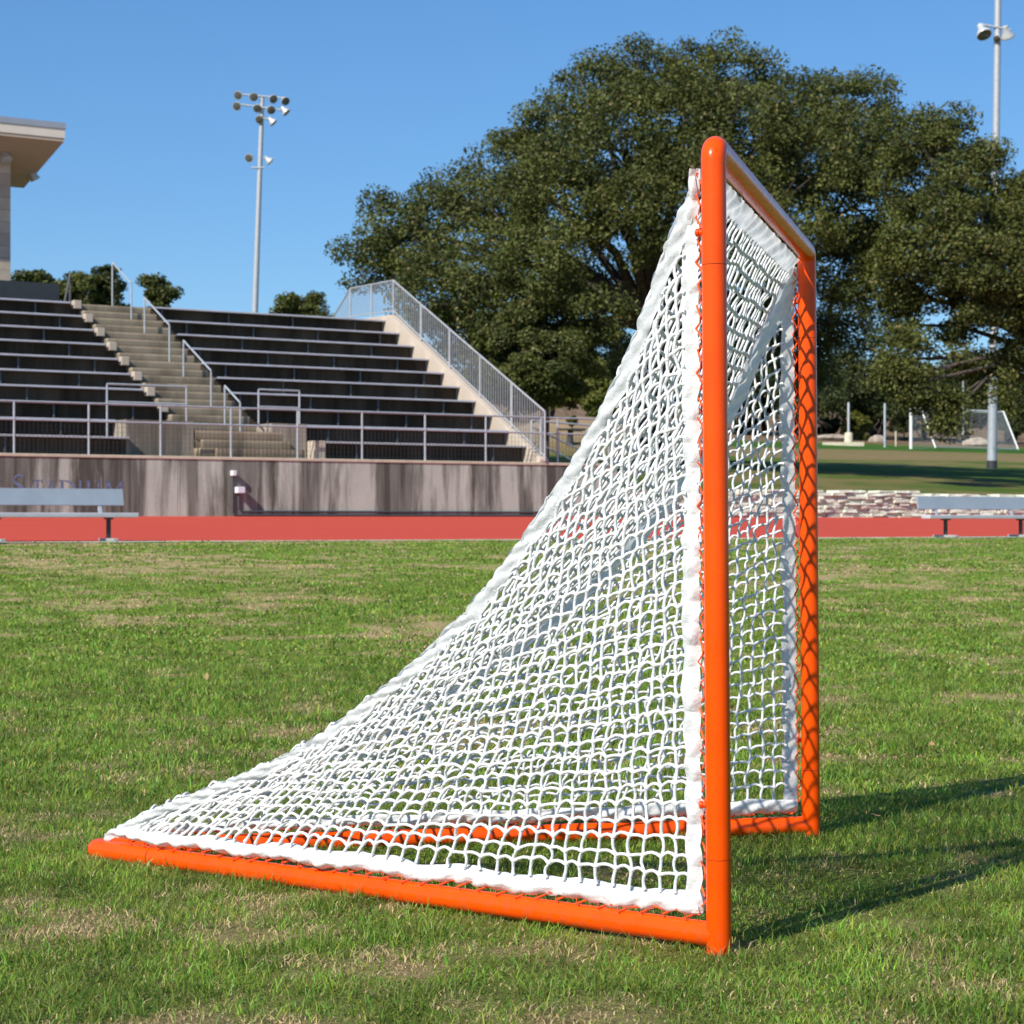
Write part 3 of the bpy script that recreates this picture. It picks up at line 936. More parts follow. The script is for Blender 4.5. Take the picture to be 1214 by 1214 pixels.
# football (soccer) goal
def soccer_goal():
    A = at(1080, 533, 131.0)
    o = thing('soccer_goal', 'white framed full size soccer goal with grey net on the far pitch', 'soccer goal', (A.x, A.y, gz_at(A.x, A.y)))
    inv = Matrix.Translation(o.location).inverted()
    def part(mb, nm, m, smooth=True):
        c = mb.build(nm, m, None, smooth); c.parent = o; c.matrix_parent_inverse = inv
    u = Vector((U[0], U[1], 0)); bk = Vector((-B[0], -B[1], 0)) * 1.0
    G = Vector((A.x, A.y, gz_at(A.x, A.y)))
    W, H, r = 7.1, 2.5, .10
    for q, nm in ((0, 'post'), (W, 'post')):
        b = MB(); b.tube([G + u * q + Vector((0, 0, -.05)), G + u * q + Vector((0, 0, H))], r, 10); part(b, nm, M['white_paint'])
    b = MB(); b.tube([G + Vector((0, 0, H)), G + u * W + Vector((0, 0, H))], r, 10); part(b, 'crossbar', M['white_paint'])
    for q in (0, W):
        b = MB(); b.tube([G + u * q + Vector((0, 0, H)), G + u * q + bk * .9 + Vector((0, 0, H)), G + u * q + bk * 2.2], .05, 8); part(b, 'stay', M['white_paint'])
    b = MB(); b.tube([G + bk * 2.2 + Vector((0, 0, .05)), G + u * W + bk * 2.2 + Vector((0, 0, .05))], .025, 8); part(b, 'ground_bar', M['galv'])
    n = MB()
    def sheet(p00, p10, p01, p11, nu, nv):
        for i in range(nu + 1):
            n.tube([p00.lerp(p10, i / nu), p01.lerp(p11, i / nu)], .0045, 3, False)
        for j in range(nv + 1):
            n.tube([p00.lerp(p01, j / nv), p10.lerp(p11, j / nv)], .0045, 3, False)
    t0, t1 = G + Vector((0, 0, H)), G + u * W + Vector((0, 0, H))
    m0, m1 = t0 + bk * .9, t1 + bk * .9
    g0, g1 = G + bk * 2.2, G + u * W + bk * 2.2
    sheet(t0, t1, m0, m1, 50, 7); sheet(m0, m1, g0, g1, 50, 18)
    for s_ in (0, W):
        sheet(G + u * s_ + Vector((0, 0, H)), G + u * s_ + bk * .9 + Vector((0, 0, H)), G + u * s_, G + u * s_ + bk * 2.2, 14, 17)
    part(n, 'net', M['galv'], False)
soccer_goal()

def simple_post(name, label, cat, px, yt, yb, Y, r, m, foot=None):
    p = at(px, yb, Y); zg = gz_at(p.x, Y)
    o = thing(name, label, cat, (p.x, Y, zg))
    inv = Matrix.Translation(o.location).inverted()
    b = MB(); zt = CAMZ + (HY - yt) / FPX * Y
    b.tube([(p.x, Y, zg - .1), (p.x, Y, zt - r), (p.x, Y, zt)], [r, r * .92, r * .6], 10)
    c = b.build('pole', M[m], None, True); c.parent = o; c.matrix_parent_inverse = inv
    if foot:
        b = MB(); b.tube([(p.x, Y, zg - .1), (p.x, Y, zg + foot * .9), (p.x, Y, zg + foot)], [.30, .27, .18], 12)
        c = b.build('footing', M['cap'], None, True); c.parent = o; c.matrix_parent_inverse = inv
simple_post('concrete_post', 'slim white post on a round concrete footing left of the soccer goal', 'post', 1006, 477, 521, 140, .085, 'galv_light', .75)
simple_post('fence_post', 'plain grey post with a rounded top left of the soccer goal', 'post', 1049, 478, 530, 133, .075, 'galv')
simple_post('timber_post', 'short pale post beside the plain grey post', 'post', 1062, 511, 526, 138, .05, 'cap')
simple_post('goal_upright', 'thin pale upright pole rising behind the soccer goal into the foliage', 'pole', 1142, 424, 531, 150, .06, 'galv_light')
o = MB()
p = at(975, 528, 134); q = at(1024, 528.5, 134)
o.box(p.x, q.x, 133.8, 134.1, gz_at(p.x, 134) - .1, gz_at(p.x, 134) + .16)
tag(o.build('kerb_beam', M['cap'], None, False, .02), 'pale straight kerb beam lying at the edge of the far pitch', 'kerb')

def rock(px, py, Y, sx, sy, sz, label, seed):
    r = random.Random(seed)
    p = at(px, py, Y); zg = gz_at(p.x, Y)
    b = MB()
    nu, nv = 12, 7
    ph = [r.uniform(0, 6.3) for _ in range(6)]
    vs, fs = [], []
    for j in range(nv + 1):
        for i in range(nu):
            th, fi = 2 * math.pi * i / nu, math.pi * j / nv
            k = 1 + .16 * math.sin(2 * th + ph[0]) + .12 * math.sin(3 * th + ph[1] + fi * 2) + .1 * math.sin(3 * fi + ph[2])
            vs.append((p.x + sx * k * math.sin(fi) * math.cos(th), Y + sy * k * math.sin(fi) * math.sin(th), zg + sz * .35 + sz * k * math.cos(fi)))
    for j in range(nv):
        for i in range(nu):
            i2 = (i + 1) % nu
            fs.append((j * nu + i, (j + 1) * nu + i, (j + 1) * nu + i2, j * nu + i2))
    b.add(vs, fs)
    tag(b.build('boulder', M['rock'], None, True), label, 'boulder', 'pale boulders on the dirt')
rock(985, 519, 146, 1.2, .7, .30, 'broad pale boulder on the dirt left of the white post', 1)
rock(1040, 520, 147, .7, .5, .32, 'small low boulder on the dirt between the two grey posts', 2)
rock(1160, 524, 150, 1.0, .7, .38, 'pale boulder seen through the soccer goal net', 3)

def table():
    p = at(676, 515, 96); zg = gz_at(p.x, 96)
    o = thing('picnic_table', 'small dark pedestal table below the dirt mound', 'table', (p.x, 96, zg))
    inv = Matrix.Translation(o.location).inverted()
    b = MB(); b.box(p.x - .62, p.x + .62, 95.6, 96.4, zg + .70, zg + .76); c = b.build('tabletop', M['dark_metal'], None, False, .01); c.parent = o; c.matrix_parent_inverse = inv
    b = MB(); b.tube([(p.x, 96, zg - .05), (p.x, 96, zg + .7)], [.18, .12], 10); c = b.build('pedestal', M['dark_metal'], None, True); c.parent = o; c.matrix_parent_inverse = inv
table()

# ------------------------------------------------------------------ trees
def crown_mesh(clusters, n, size, cols, r, flat=.7):
    """clusters: (k,4) x y z radius; n leaves in all"""
    C = np.array(clusters)
    wgt = C[:, 3] ** 2; wgt /= wgt.sum()
    idx = r.choice(len(C), n, p=wgt)
    c = C[idx]
    d = r.normal(0, 1, (n, 3)); d /= np.linalg.norm(d, axis=1)[:, None]
    rr = c[:, 3] * (r.random(n) ** .45)
    P = c[:, :3] + d * rr[:, None] * np.array([1, 1, flat])
    nrm = r.normal(0, 1, (n, 3)) + d * .7 + np.array([0, 0, .55])
    nrm /= np.linalg.norm(nrm, axis=1)[:, None]
    a = np.cross(nrm, r.normal(0, 1, (n, 3))); a /= np.linalg.norm(a, axis=1)[:, None] + 1e-9
    b = np.cross(nrm, a)
    L = (size * r.uniform(.6, 1.4, n))[:, None]
    V = np.stack([P - a * L * .5, P + b * L * .26 + nrm * L * .06, P + a * L * .5, P - b * L * .26 + nrm * L * .06], 1).reshape(-1, 3)
    F = (np.arange(n)[:, None] * 4 + np.array([0, 1, 2, 3]))
    cl = r.uniform(0, 1, len(C))[idx]
    k = np.clip(cl * .6 + r.uniform(0, .4, n), 0, 1)[:, None]
    col = np.array(cols[0]) * (1 - k) + np.array(cols[1]) * k
    col = col * r.uniform(.7, 1.35, n)[:, None]
    br = r.random(n) < .05
    col[br] = np.array(cols[2]) * r.uniform(.7, 1.3, br.sum())[:, None]
    return V, F, np.repeat(np.clip(col, .003, .8), 4, 0)

OAK = ((.030, .044, .011), (.140, .154, .034), (.19, .15, .06))
DARK = ((.024, .034, .011), (.06, .075, .02), (.09, .085, .03))
YEL = ((.06, .08, .012), (.15, .16, .025), (.2, .16, .04))

def tree(name, label, px, Y, lobes, nleaf, size, trunk_r, seed, cols=OAK, group=None, cl_r=(.36, .90), dens=.82, fork=.32, ground_z=None):
    r = np.random.default_rng(seed); rr = random.Random(seed)
    x0 = (px - CX) / FPX * Y
    zg = gz_at(x0, Y) if ground_z is None else ground_z
    o = thing(name, label, 'tree', (x0, Y, zg), group)
    inv = Matrix.Translation(o.location).inverted()
    clusters, limbs = [], MB()
    Ls = []
    for lx, ly, lr, dy in lobes:
        c = at(lx, ly, Y + dy); R = lr / FPX * (Y + dy)
        Ls.append((c, R))
    ztop = max(c.z + R for c, R in Ls)
    fz = zg + (ztop - zg) * fork
    forkp = Vector((x0, Y, fz))
    sway = rr.uniform(-.4, .4) * trunk_r * 2
    limbs.tube([(x0 - sway, Y, zg - .3), (x0 - sway * .6, Y, zg + .4), (x0 + sway * .4, Y, (zg + fz) / 2), forkp],
               [trunk_r * 1.5, trunk_r * 1.1, trunk_r * .95, trunk_r * .9], 12)
    for c, R in Ls:
        ncl = max(5, int(dens * 16 * R * R / (.62 ** 2) * .42))
        for i in range(ncl):
            d = Vector((rr.gauss(0, 1), rr.gauss(0, 1), rr.gauss(0, 1))).normalized()
            q = rr.uniform(.55, 1.0) if rr.random() > .12 else rr.uniform(1.0, 1.16)
            p = c + Vector((d.x, d.y * 1.05, d.z * .92)) * (R * q)
            if q > 1: rad_ = rr.uniform(.18, .36) * (cl_r[1] / .85)
            else: rad_ = rr.uniform(*cl_r)
            if p.z - rad_ < zg + .8: continue
            clusters.append((p.x, p.y, p.z, rad_))
        # limb from the fork to the lobe, with a droop and twigs
        mid = forkp.lerp(c, .5) + Vector((rr.uniform(-.5, .5), rr.uniform(-.5, .5), rr.uniform(.1, .9)))
        tr = max(.05, trunk_r * .34 * (R / 2.2) ** .5)
        limbs.tube([forkp - Vector((0, 0, .2)), forkp.lerp(mid, .5) + Vector((rr.uniform(-.2, .2), 0, .2)), mid, mid.lerp(c, .6), c], [tr * 1.25, tr, tr * .8, tr * .55, tr * .3], 7)
        for i in range(7):
            d = Vector((rr.gauss(0, 1), rr.gauss(0, 1), rr.gauss(0, .8))).normalized()
            st = mid.lerp(c, rr.uniform(.3, 1))
            en = c + d * R * rr.uniform(.7, 1.0)
            limbs.tube([st, st.lerp(en, .5) + Vector((0, 0, rr.uniform(-.1, .3))), en], [tr * .3, tr * .2, tr * .08], 5)
    t_ = limbs.build('trunk', M['bark'], None, True); t_.parent = o; t_.matrix_parent_inverse = inv
    V, F, col = crown_mesh(clusters, nleaf, size, cols, r)
    c_ = np_mesh('crown', V, F, M['leaf_oak'], None, False, col); c_.parent = o; c_.matrix_parent_inverse = inv
    return o

main = [(432, 312, 36, -1), (468, 262, 40, 0), (485, 300, 58, -1), (525, 345, 66, -3), (545, 235, 48, 1), (580, 262, 72, -1), (600, 345, 80, -4), (612, 195, 52, 2),
        (655, 160, 52, 1), (665, 240, 82, -3), (705, 105, 48, 1), (735, 165, 78, -3), (765, 90, 48, 2), (640, 330, 70, -5), (745, 250, 70, -5), (822, 85, 46, 2), (812, 150, 80, -3),
        (872, 95, 50, 1), (880, 165, 82, -4), (830, 240, 85, -5), (925, 130, 55, 1), (960, 190, 76, -3), (985, 125, 44, 2), (1030, 118, 32, 3), (1052, 168, 38, 1), (1015, 175, 58, 0), (920, 265, 88, -5),
        (1015, 245, 62, -2), (985, 320, 55, -2), (1035, 290, 40, 0), (690, 330, 40, 3), (760, 330, 42, 5), (880, 330, 60, 4), (575, 415, 46, -3), (540, 395, 40, -2), (905, 390, 46, 6), (1010, 385, 40, 5), (820, 380, 46, 7), (955, 410, 50, 8), (712, 372, 34, -6), (655, 385, 40, -5), (705, 402, 36, 6), (738, 425, 34, 8)]
tree('live_oak', 'huge spreading live oak with dense olive crown behind the orange goal', 775, 74, main, 300000, .135, .55, 3, group='live oaks beyond the stand')
right = [(1080, 220, 42, 1), (1098, 180, 36, 0), (1102, 158, 26, 1), (1135, 172, 36, 1), (1165, 205, 34, 1), (1120, 245, 60, -1), (1185, 262, 50, 0), (1075, 300, 38, -1), (1150, 310, 52, -2), (1205, 238, 36, 1), (1250, 250, 60, 1), (1215, 320, 50, -1),
         (1170, 365, 30, -2), (1210, 385, 42, -1), (1260, 350, 70, 0), (1300, 300, 70, 1), (1072, 425, 36, -2), (1084, 455, 30, -2), (1055, 450, 26, -2), (1118, 502, 15, -2), (1150, 430, 20, -1), (1188, 440, 30, -1), (1048, 345, 38, 1), (1085, 345, 30, 0), (1062, 385, 28, 0), (1120, 345, 26, 0), (1108, 325, 26, 0), (1145, 350, 26, 0), (1130, 385, 18, 0), (1270, 440, 45, 0), (1126, 478, 14, -2)]
tree('live_oak', 'smaller live oak with drooping lower branches at the right edge', 1245, 68, right, 150000, .13, .42, 4, group='live oaks beyond the stand')
small = [(592, 425, 40, 0), (628, 395, 42, 0), (650, 432, 44, -1), (612, 450, 34, -1), (678, 410, 36, 1), (690, 445, 28, 0), (640, 470, 26, 0)]
tree('young_oak', 'young round oak with a thin dark trunk right of the sloped railing', 646, 68, small, 52000, .12, .14, 5, group='live oaks beyond the stand', cl_r=(.3, .6), fork=.5)

bl = [('leftmost rounded tree behind the top bench row beside the limestone pillar', 42, [(30, 335, 20, 0), (50, 330, 20, 1), (40, 352, 22, -1), (62, 350, 18, 0), (15, 350, 20, 0)]),
      ('broad tree behind the top rows in the gap left of the first handrail', 95, [(82, 338, 22, 0), (100, 342, 24, -1), (88, 362, 22, 0), (112, 362, 22, 0)]),
      ('tree directly behind the top handrail of the stair', 128, [(125, 332, 20, 0), (138, 345, 20, -1), (126, 358, 24, 0), (142, 366, 16, 0)]),
      ('small pointed tree behind the gap between stair and right bench block', 185, [(187, 340, 12, 0), (180, 350, 13, 0), (192, 354, 12, 0), (185, 366, 18, 0), (200, 372, 12, 0)]),
      ('low bushy tree behind the top row where the picket railing ends', 352, [(345, 364, 16, 0), (362, 362, 16, 0), (378, 354, 13, 0), (352, 380, 20, 0), (376, 374, 18, 0), (332, 374, 10, 0)])]
for i, (lab, px, lb) in enumerate(bl):
    q_ = random.Random(300 + i)
    tree('background_tree', lab, px, 112, [(x + q_.uniform(-4, 4), y + q_.uniform(-3, 3), r_ * q_.uniform(.62, .92), d_) for x, y, r_, d_ in lb] + [(lb[0][0] + q_.uniform(-16, 16), lb[0][1] - 4 + q_.uniform(-6, 14), q_.uniform(5, 9), 0) for _ in range(5)],
         9000, .19, .18, 20 + i, group='trees far behind the grandstand', cl_r=(.25, .62), dens=1.2, cols=OAK if i != 2 else DARK)
fw = [(560, 440, 165, DARK, 'dark tree of the wood behind the sloped picket railing'), (612, 425, 158, DARK, 'dark woodland tree behind the lower end of the picket railing'), (655, 415, 170, OAK, 'olive woodland tree behind the young round oak'),
      (700, 430, 150, YEL, 'yellowish green tree behind the dirt mound'), (745, 415, 155, DARK, 'dark tree in the wood just right of the yellowish one'),
      (800, 400, 160, DARK, 'dark woodland tree behind the upper part of the net'), (855, 405, 152, DARK, 'dark woodland tree behind the near orange post'),
      (905, 410, 158, DARK, 'dark woodland tree seen through the goal mouth'), (955, 405, 150, DARK, 'dark woodland tree behind the far orange post'),
      (1000, 415, 160, OAK, 'olive woodland tree behind the slim white post'), (1045, 420, 156, DARK, 'dark woodland tree behind the plain grey post'),
      (1095, 425, 162, OAK, 'olive woodland tree behind the left part of the soccer goal'), (1145, 425, 158, DARK, 'dark woodland tree behind the thin upright pole'),
      (1195, 430, 160, OAK, 'olive woodland tree behind the right post of the soccer goal'), (1250, 420, 155, DARK, 'dark woodland tree beyond the right edge of the soccer goal')]
for i, (px, yt, Y, cols, lab) in enumerate(fw):
    q = random.Random(i)
    lb = [(px + q.uniform(-10, 10), yt + 22, 24, 0), (px - 22, yt + 48, 27, -1), (px + 20, yt + 45, 27, 1), (px - 12, yt + 72, 28, 0), (px + 18, yt + 76, 26, -2), (px - 4, yt + 95, 24, -3), (px - 20, yt + 100, 18, -5), (px + 20, yt + 98, 18, -4)]
    tree('woodland_tree', lab, px, Y, lb, 14000, .27, .2, 60 + i, cols, 'trees of the wood beyond the pitch', cl_r=(.6, 1.1), fork=.25)
def shrub(name, label, px, py, Y, rpx, cols, seed, n=4000, size=.12):
    r = np.random.default_rng(seed); rr = random.Random(seed)
    x = (px - CX) / FPX * Y; zg = gz_at(x, Y)
    R = rpx / FPX * Y
    cz = max(CAMZ + (HY - py) / FPX * Y, zg + R * .55)
    o = thing(name, label, 'shrub', (x, Y, zg)); inv = Matrix.Translation(o.location).inverted()
    cl = []
    for i in range(26):
        d = Vector((rr.gauss(0, 1), rr.gauss(0, 1), rr.gauss(0, 1))).normalized() * R * rr.uniform(.4, 1)
        cl.append((x + d.x, Y + d.y, max(zg + .1, cz + d.z * .8), R * rr.uniform(.2, .4)))
    V, F, col = crown_mesh(cl, n, size, cols, r)
    c = np_mesh('foliage', V, F, M['leaf_oak'], None, False, col); c.parent = o; c.matrix_parent_inverse = inv
    b = MB(); b.tube([(x, Y, zg - .1), (x, Y, cz)], [.06, .03], 6); c = b.build('stem', M['bark'], None, True); c.parent = o; c.matrix_parent_inverse = inv
shrub('shrub', 'small bright green shrub on the dirt mound', 678, 499, 99, 8, YEL, 90, 1500)
shrub('shrub', 'yellow green bush at the foot of the wood left of the net', 712, 478, 125, 24, YEL, 91, 5000, .2)
shrub('shrub', 'low green bush under the wood right of the far orange post', 1018, 505, 152, 22, YEL, 92, 5000, .22)

for i, (px, r_, lab) in enumerate(((886, 17, 'dark bush at the foot of the wood between the two orange posts'), (932, 15, 'low dark bush at the wood edge just left of the far orange post'),
        (982, 15, 'dark low bush behind the broad pale boulder'), (1034, 14, 'dark bush at the wood edge behind the small low boulder'),
        (1072, 16, 'dark bush at the wood edge just left of the soccer goal'), (1128, 15, 'dark bush behind the middle of the soccer goal net'), (1202, 17, 'dark bush behind the right end of the soccer goal'))):
    sb = shrub('undergrowth_bush', lab, px, 506, 153 + 3 * (i % 2), r_, DARK, 120 + i, 2600, .24)
# ------------------------------------------------------------------ the lacrosse goal
GW, GD, PR = 1.888, 2.045, .0292
goal = thing('lacrosse_goal', 'bright orange lacrosse goal frame with white net standing on the grass', 'lacrosse goal', (.4793, 4.8445, .012))
goal.rotation_euler = (Matrix.Rotation(rad(-.42), 3, 'X') @ Matrix.Rotation(rad(-.36), 3, 'Y') @ Matrix.Rotation(rad(75.45), 3, 'Z')).to_euler()
GM = Matrix.Translation(goal.location) @ goal.rotation_euler.to_matrix().to_4x4()
GI = np.array(GM.inverted())

def gp(mb, name, m, smooth=True, parent=None):
    return mb.build(name, m, parent or goal, smooth)

ZC = GW - PR                                          # crossbar axis height
APX = Vector((GW / 2, GD, PR))
def post(x, sgn):
    b = MB(); b.tube([(x, 0, .206), (x, 0, 1.582)], PR, 28); gp(b, 'post', M['orange'])
    b = MB(); b.tube([(x, 0, -.02), (x, 0, .2045)], PR, 28); gp(b, 'post_foot', M['orange'])
    b = MB(); b.tube([(x, 0, .19), (x, 0, .22)], PR - .0022, 24, False); b.tube([(x, 0, 1.57), (x, 0, 1.60)], PR - .0022, 24, False)
    gp(b, 'joint_sleeve', M['dark_metal'])
    R = .034
    pts = [(x, 0, 1.5835), (x, 0, ZC - R)]
    for i in range(1, 9):
        q = math.pi / 2 * i / 8
        pts.append((x + sgn * R * (1 - math.cos(q)), 0, ZC - R + R * math.sin(q)))
    pts.append((x + sgn * .28, 0, ZC))
    b = MB(); b.tube(pts, PR, 28); gp(b, 'corner_elbow', M['orange'])
    b = MB()                                           # bracket knobs that the lacing passes through
    for z in ((.33, 1.66) if sgn > 0 else (.30, 1.70)):
        b = MB(); b.lathe([(.004, -.02), (.007, -.018), (.007, .006), (.0095, .007), (.0095, .013), (.005, .016)], (x + sgn * .002, PR, z), (0, 1, 0), 10)
        gp(b, 'lacing_hook', M['orange'])
post(0, 1); post(GW, -1)
b = MB(); b.tube([(.2815, 0, ZC), (GW - .2815, 0, ZC)], PR, 28); gp(b, 'crossbar', M['orange'])
b = MB(); b.tube([(.27, 0, ZC), (.295, 0, ZC)], PR - .002, 24, False); b.tube([(GW - .295, 0, ZC), (GW - .27, 0, ZC)], PR - .002, 24, False); gp(b, 'joint_sleeve', M['dark_metal'])
nb = (APX - Vector((0, 0, PR))).normalized(); fb = (APX - Vector((GW, 0, PR))).normalized()
for q, d in ((Vector((0, 0, PR)), nb), (Vector((GW, 0, PR)), fb)):
    e = APX - d * .28
    b = MB(); b.tube([q + d * .006, q.lerp(e, .999)], PR, 24); gp(b, 'base_rail', M['orange'])
pts = [APX - nb * .279]
k_ = .05
for i in range(9):
    f_ = i / 8
    A0, A1, A2 = APX - nb * k_, APX, APX - fb * k_
    pts.append(A0 * (1 - f_) ** 2 + A1 * 2 * f_ * (1 - f_) + A2 * f_ ** 2)
pts.append(APX - fb * .279)
b = MB(); b.tube(pts, PR, 24); gp(b, 'apex_bend', M['orange'])

# the seam curve: the photograph's back edge lies in the vertical plane over the near base rail
cam_l = np.array(GM.inverted() @ Vector((0, 0, CAMZ)))
R3 = np.array(goal.rotation_euler.to_matrix()).T
def seam_pt(px, py):
    d = R3 @ np.array([(px - CX) / FPX, 1, (HY - py) / FPX])
    nrm = np.array([-nb.y, nb.x, 0])                  # plane through the near base rail
    k = -(nrm @ cam_l) / (nrm @ d)
    return cam_l + k * d
sil = [(827, 192), (821.6, 224), (798.5, 261), (783.7, 305.5), (773, 337), (753, 396), (728.5, 455.7), (705, 498.5), (675, 554), (647, 599), (617, 640), (590, 677), (548, 731),
       (491, 786), (444.5, 823), (400, 855), (366.7, 880), (310, 908), (258, 929.5), (189, 956), (149, 974), (114, 989)]
sq = np.array([seam_pt(*q) for q in sil])
sq[-1] = [APX.x - .012, APX.y - .03, PR * 2 + .004]
seg = np.r_[0, np.cumsum(np.linalg.norm(np.diff(sq, axis=0), axis=1))]
SEAML = seg[-1]
sk = seg / SEAML
def curve(tau):
    tau = np.clip(np.asarray(tau, float), 0, 1)
    p = np.stack([np.interp(tau, sk, sq[:, i]) for i in range(3)], -1)
    for w_ in (-.035, .035, -.018, .018):              # round the corners of the polyline
        p = p + np.stack([np.interp(np.clip(tau + w_, 0, 1), sk, sq[:, i]) for i in range(3)], -1)
    p = p / 5
    e = np.minimum(tau, 1 - tau)[..., None]
    q = np.stack([np.interp(tau, sk, sq[:, i]) for i in range(3)], -1)
    f_ = np.clip(e / .04, 0, 1)
    return q * (1 - f_) + p * f_

def inset(tau, d):
    """seam curve moved by d inside the side panel"""
    p = curve(tau); e = 1e-3
    tg = curve(np.clip(tau + e, 0, 1)) - curve(np.clip(tau - e, 0, 1))
    tg /= np.linalg.norm(tg, axis=-1)[..., None]
    nrm = np.array([-nb.y, nb.x, 0])
    inn = np.cross(nrm, tg)
    ref = np.array([0, 0, .15]) + np.array([0, 0, 0]) - p
    sgn = np.sign((inn * ref).sum(-1))[..., None]
    return p + inn * sgn * d

NB3, ZP = np.array(nb), np.array([0, 0, 1.0])
def mirror(P):
    P = P.copy(); P[..., 0] = GW - P[..., 0]; return P

def ropes(name, P, E, mids, r_, m, n=5):
    """tube for each edge, with its slack point in the middle"""
    A, C, Bp = P[E[:, 0]], P[mids], P[E[:, 1]]
    rings = []
    pts = [A, (A + C) * .5 + (C - (A + Bp) * .5) * .22, C, (C + Bp) * .5 + (C - (A + Bp) * .5) * .22, Bp]
    for i, p in enumerate(pts):
        d = pts[min(i + 1, 4)] - pts[max(i - 1, 0)]
        d = d / (np.linalg.norm(d, axis=1)[:, None] + 1e-9)
        ref = np.where(np.abs(d[:, 2:3]) < .85, np.array([[0, 0, 1.0]]), np.array([[1.0, 0, 0]]))
        a = np.cross(d, ref); a /= np.linalg.norm(a, axis=1)[:, None]
        b_ = np.cross(d, a)
        rr_ = r_ * (1.28 if i in (0, 4) else 1.0)
        for k in range(n):
            q = 2 * math.pi * k / n
            rings.append(p + (a * math.cos(q) + b_ * math.sin(q)) * rr_)
    V = np.stack(rings, 1)                            # (E, 5n, 3)
    ne = len(E)
    F = []
    for i in range(4):
        for k in range(n):
            k2 = (k + 1) % n
            F.append([i * n + k, i * n + k2, (i + 1) * n + k2, (i + 1) * n + k])
    F = (np.arange(ne)[:, None, None] * (5 * n) + np.array(F)[None]).reshape(-1, 4)
    return np_mesh(name, V.reshape(-1, 3), F, m, goal, True)

OFF_P, OFF_B, OFF_S = .081, .056, .041               # cloth edging between pole / rail / seam and mesh
def slacken(P, E, hor, r):
    """a slightly arched middle point for every cord: the cross cords lift, the long cords swing aside"""
    d = P[E[:, 1]] - P[E[:, 0]]
    L = np.linalg.norm(d, axis=1)[:, None]
    side = np.cross(d / (L + 1e-9), np.array([0, 0, 1.0]))
    along = np.array([NB3[0], NB3[1], 0.])
    h = hor[:, None]
    k = r.normal(.17, .06, (len(E), 1)); k2 = r.normal(.05, .07, (len(E), 1))
    off = np.where(h, np.array([0, 0, 1.0]) * k, along * k2) * np.minimum(L, .055) + r.normal(0, .0012, (len(E), 3))
    return np.concatenate([P, (P[E[:, 0]] + P[E[:, 1]]) / 2 + off]), len(P) + np.arange(len(E))

def side_panel(seed):
    r = np.random.default_rng(seed)
    na, nbk = 50, 36
    top = inset(np.array(.035), OFF_S)
    v0 = NB3 * OFF_P + ZP * (PR * 2 + OFF_B)
    vt = inset(np.array(.06), OFF_S); va = inset(np.array(.955), OFF_S * .35)
    def S(a, b_):
        a = a + 1.3 * (1 - .35 * a) * a * a * (1 - a - b_)           # the cords lean towards the top of the post
        q = a + b_
        tau = np.where(q > 1e-9, a / np.maximum(q, 1e-9), 0)
        lin = v0 * (1 - a - b_)[:, None] + va * a[:, None] + vt * b_[:, None]
        hyp = inset(.06 + (.955 - .06) * tau, OFF_S * (1 - .65 * tau)[:, None])
        lh = va * tau[:, None] + vt * (1 - tau)[:, None]
        return lin + (hyp - lh) * (q ** 1.9)[:, None]
    idx, a_, b_, fx = {}, [], [], []
    def node(a, b, f):
        a_.append(a); b_.append(b); fx.append(f); return len(a_) - 1
    for i in range(na + 1):
        for j in range(nbk + 1):
            if i / na + j / nbk <= 1 + 1e-6:
                idx[i, j] = node(i / na, j / nbk, i == 0 or j == 0 or abs(i / na + j / nbk - 1) < 1e-6)
    E, hor = [], []
    for (i, j), k in list(idx.items()):
        for di, dj in ((1, 0), (0, 1)):
            n2 = (i + di, j + dj)
            if n2 in idx:
                if not (di and j == 0) and not (dj and i == 0): E.append((k, idx[n2])); hor.append(bool(di))
            else:
                a, b = i / na, j / nbk
                rem = 1 - a - b
                if rem > .006:
                    k2 = node(a + rem * di, b + rem * dj, True)
                    E.append((k, k2)); hor.append(bool(di))
    a_, b_ = np.array(a_), np.array(b_)
    P = S(a_, b_)
    fx = np.array(fx)
    P[~fx] += r.normal(0, .0032, (int((~fx).sum()), 3))
    E = np.array(E)
    P, mi = slacken(P, E, np.array(hor), r)
    return P, E, mi
Pn, En, Mn = side_panel(101)
ropes('side_net', Pn, En, Mn, .0043, M['net'])
Pf, Ef, Mf = side_panel(202)
ropes('side_net', mirror(Pf), Ef, Mf, .0043, M['net'])

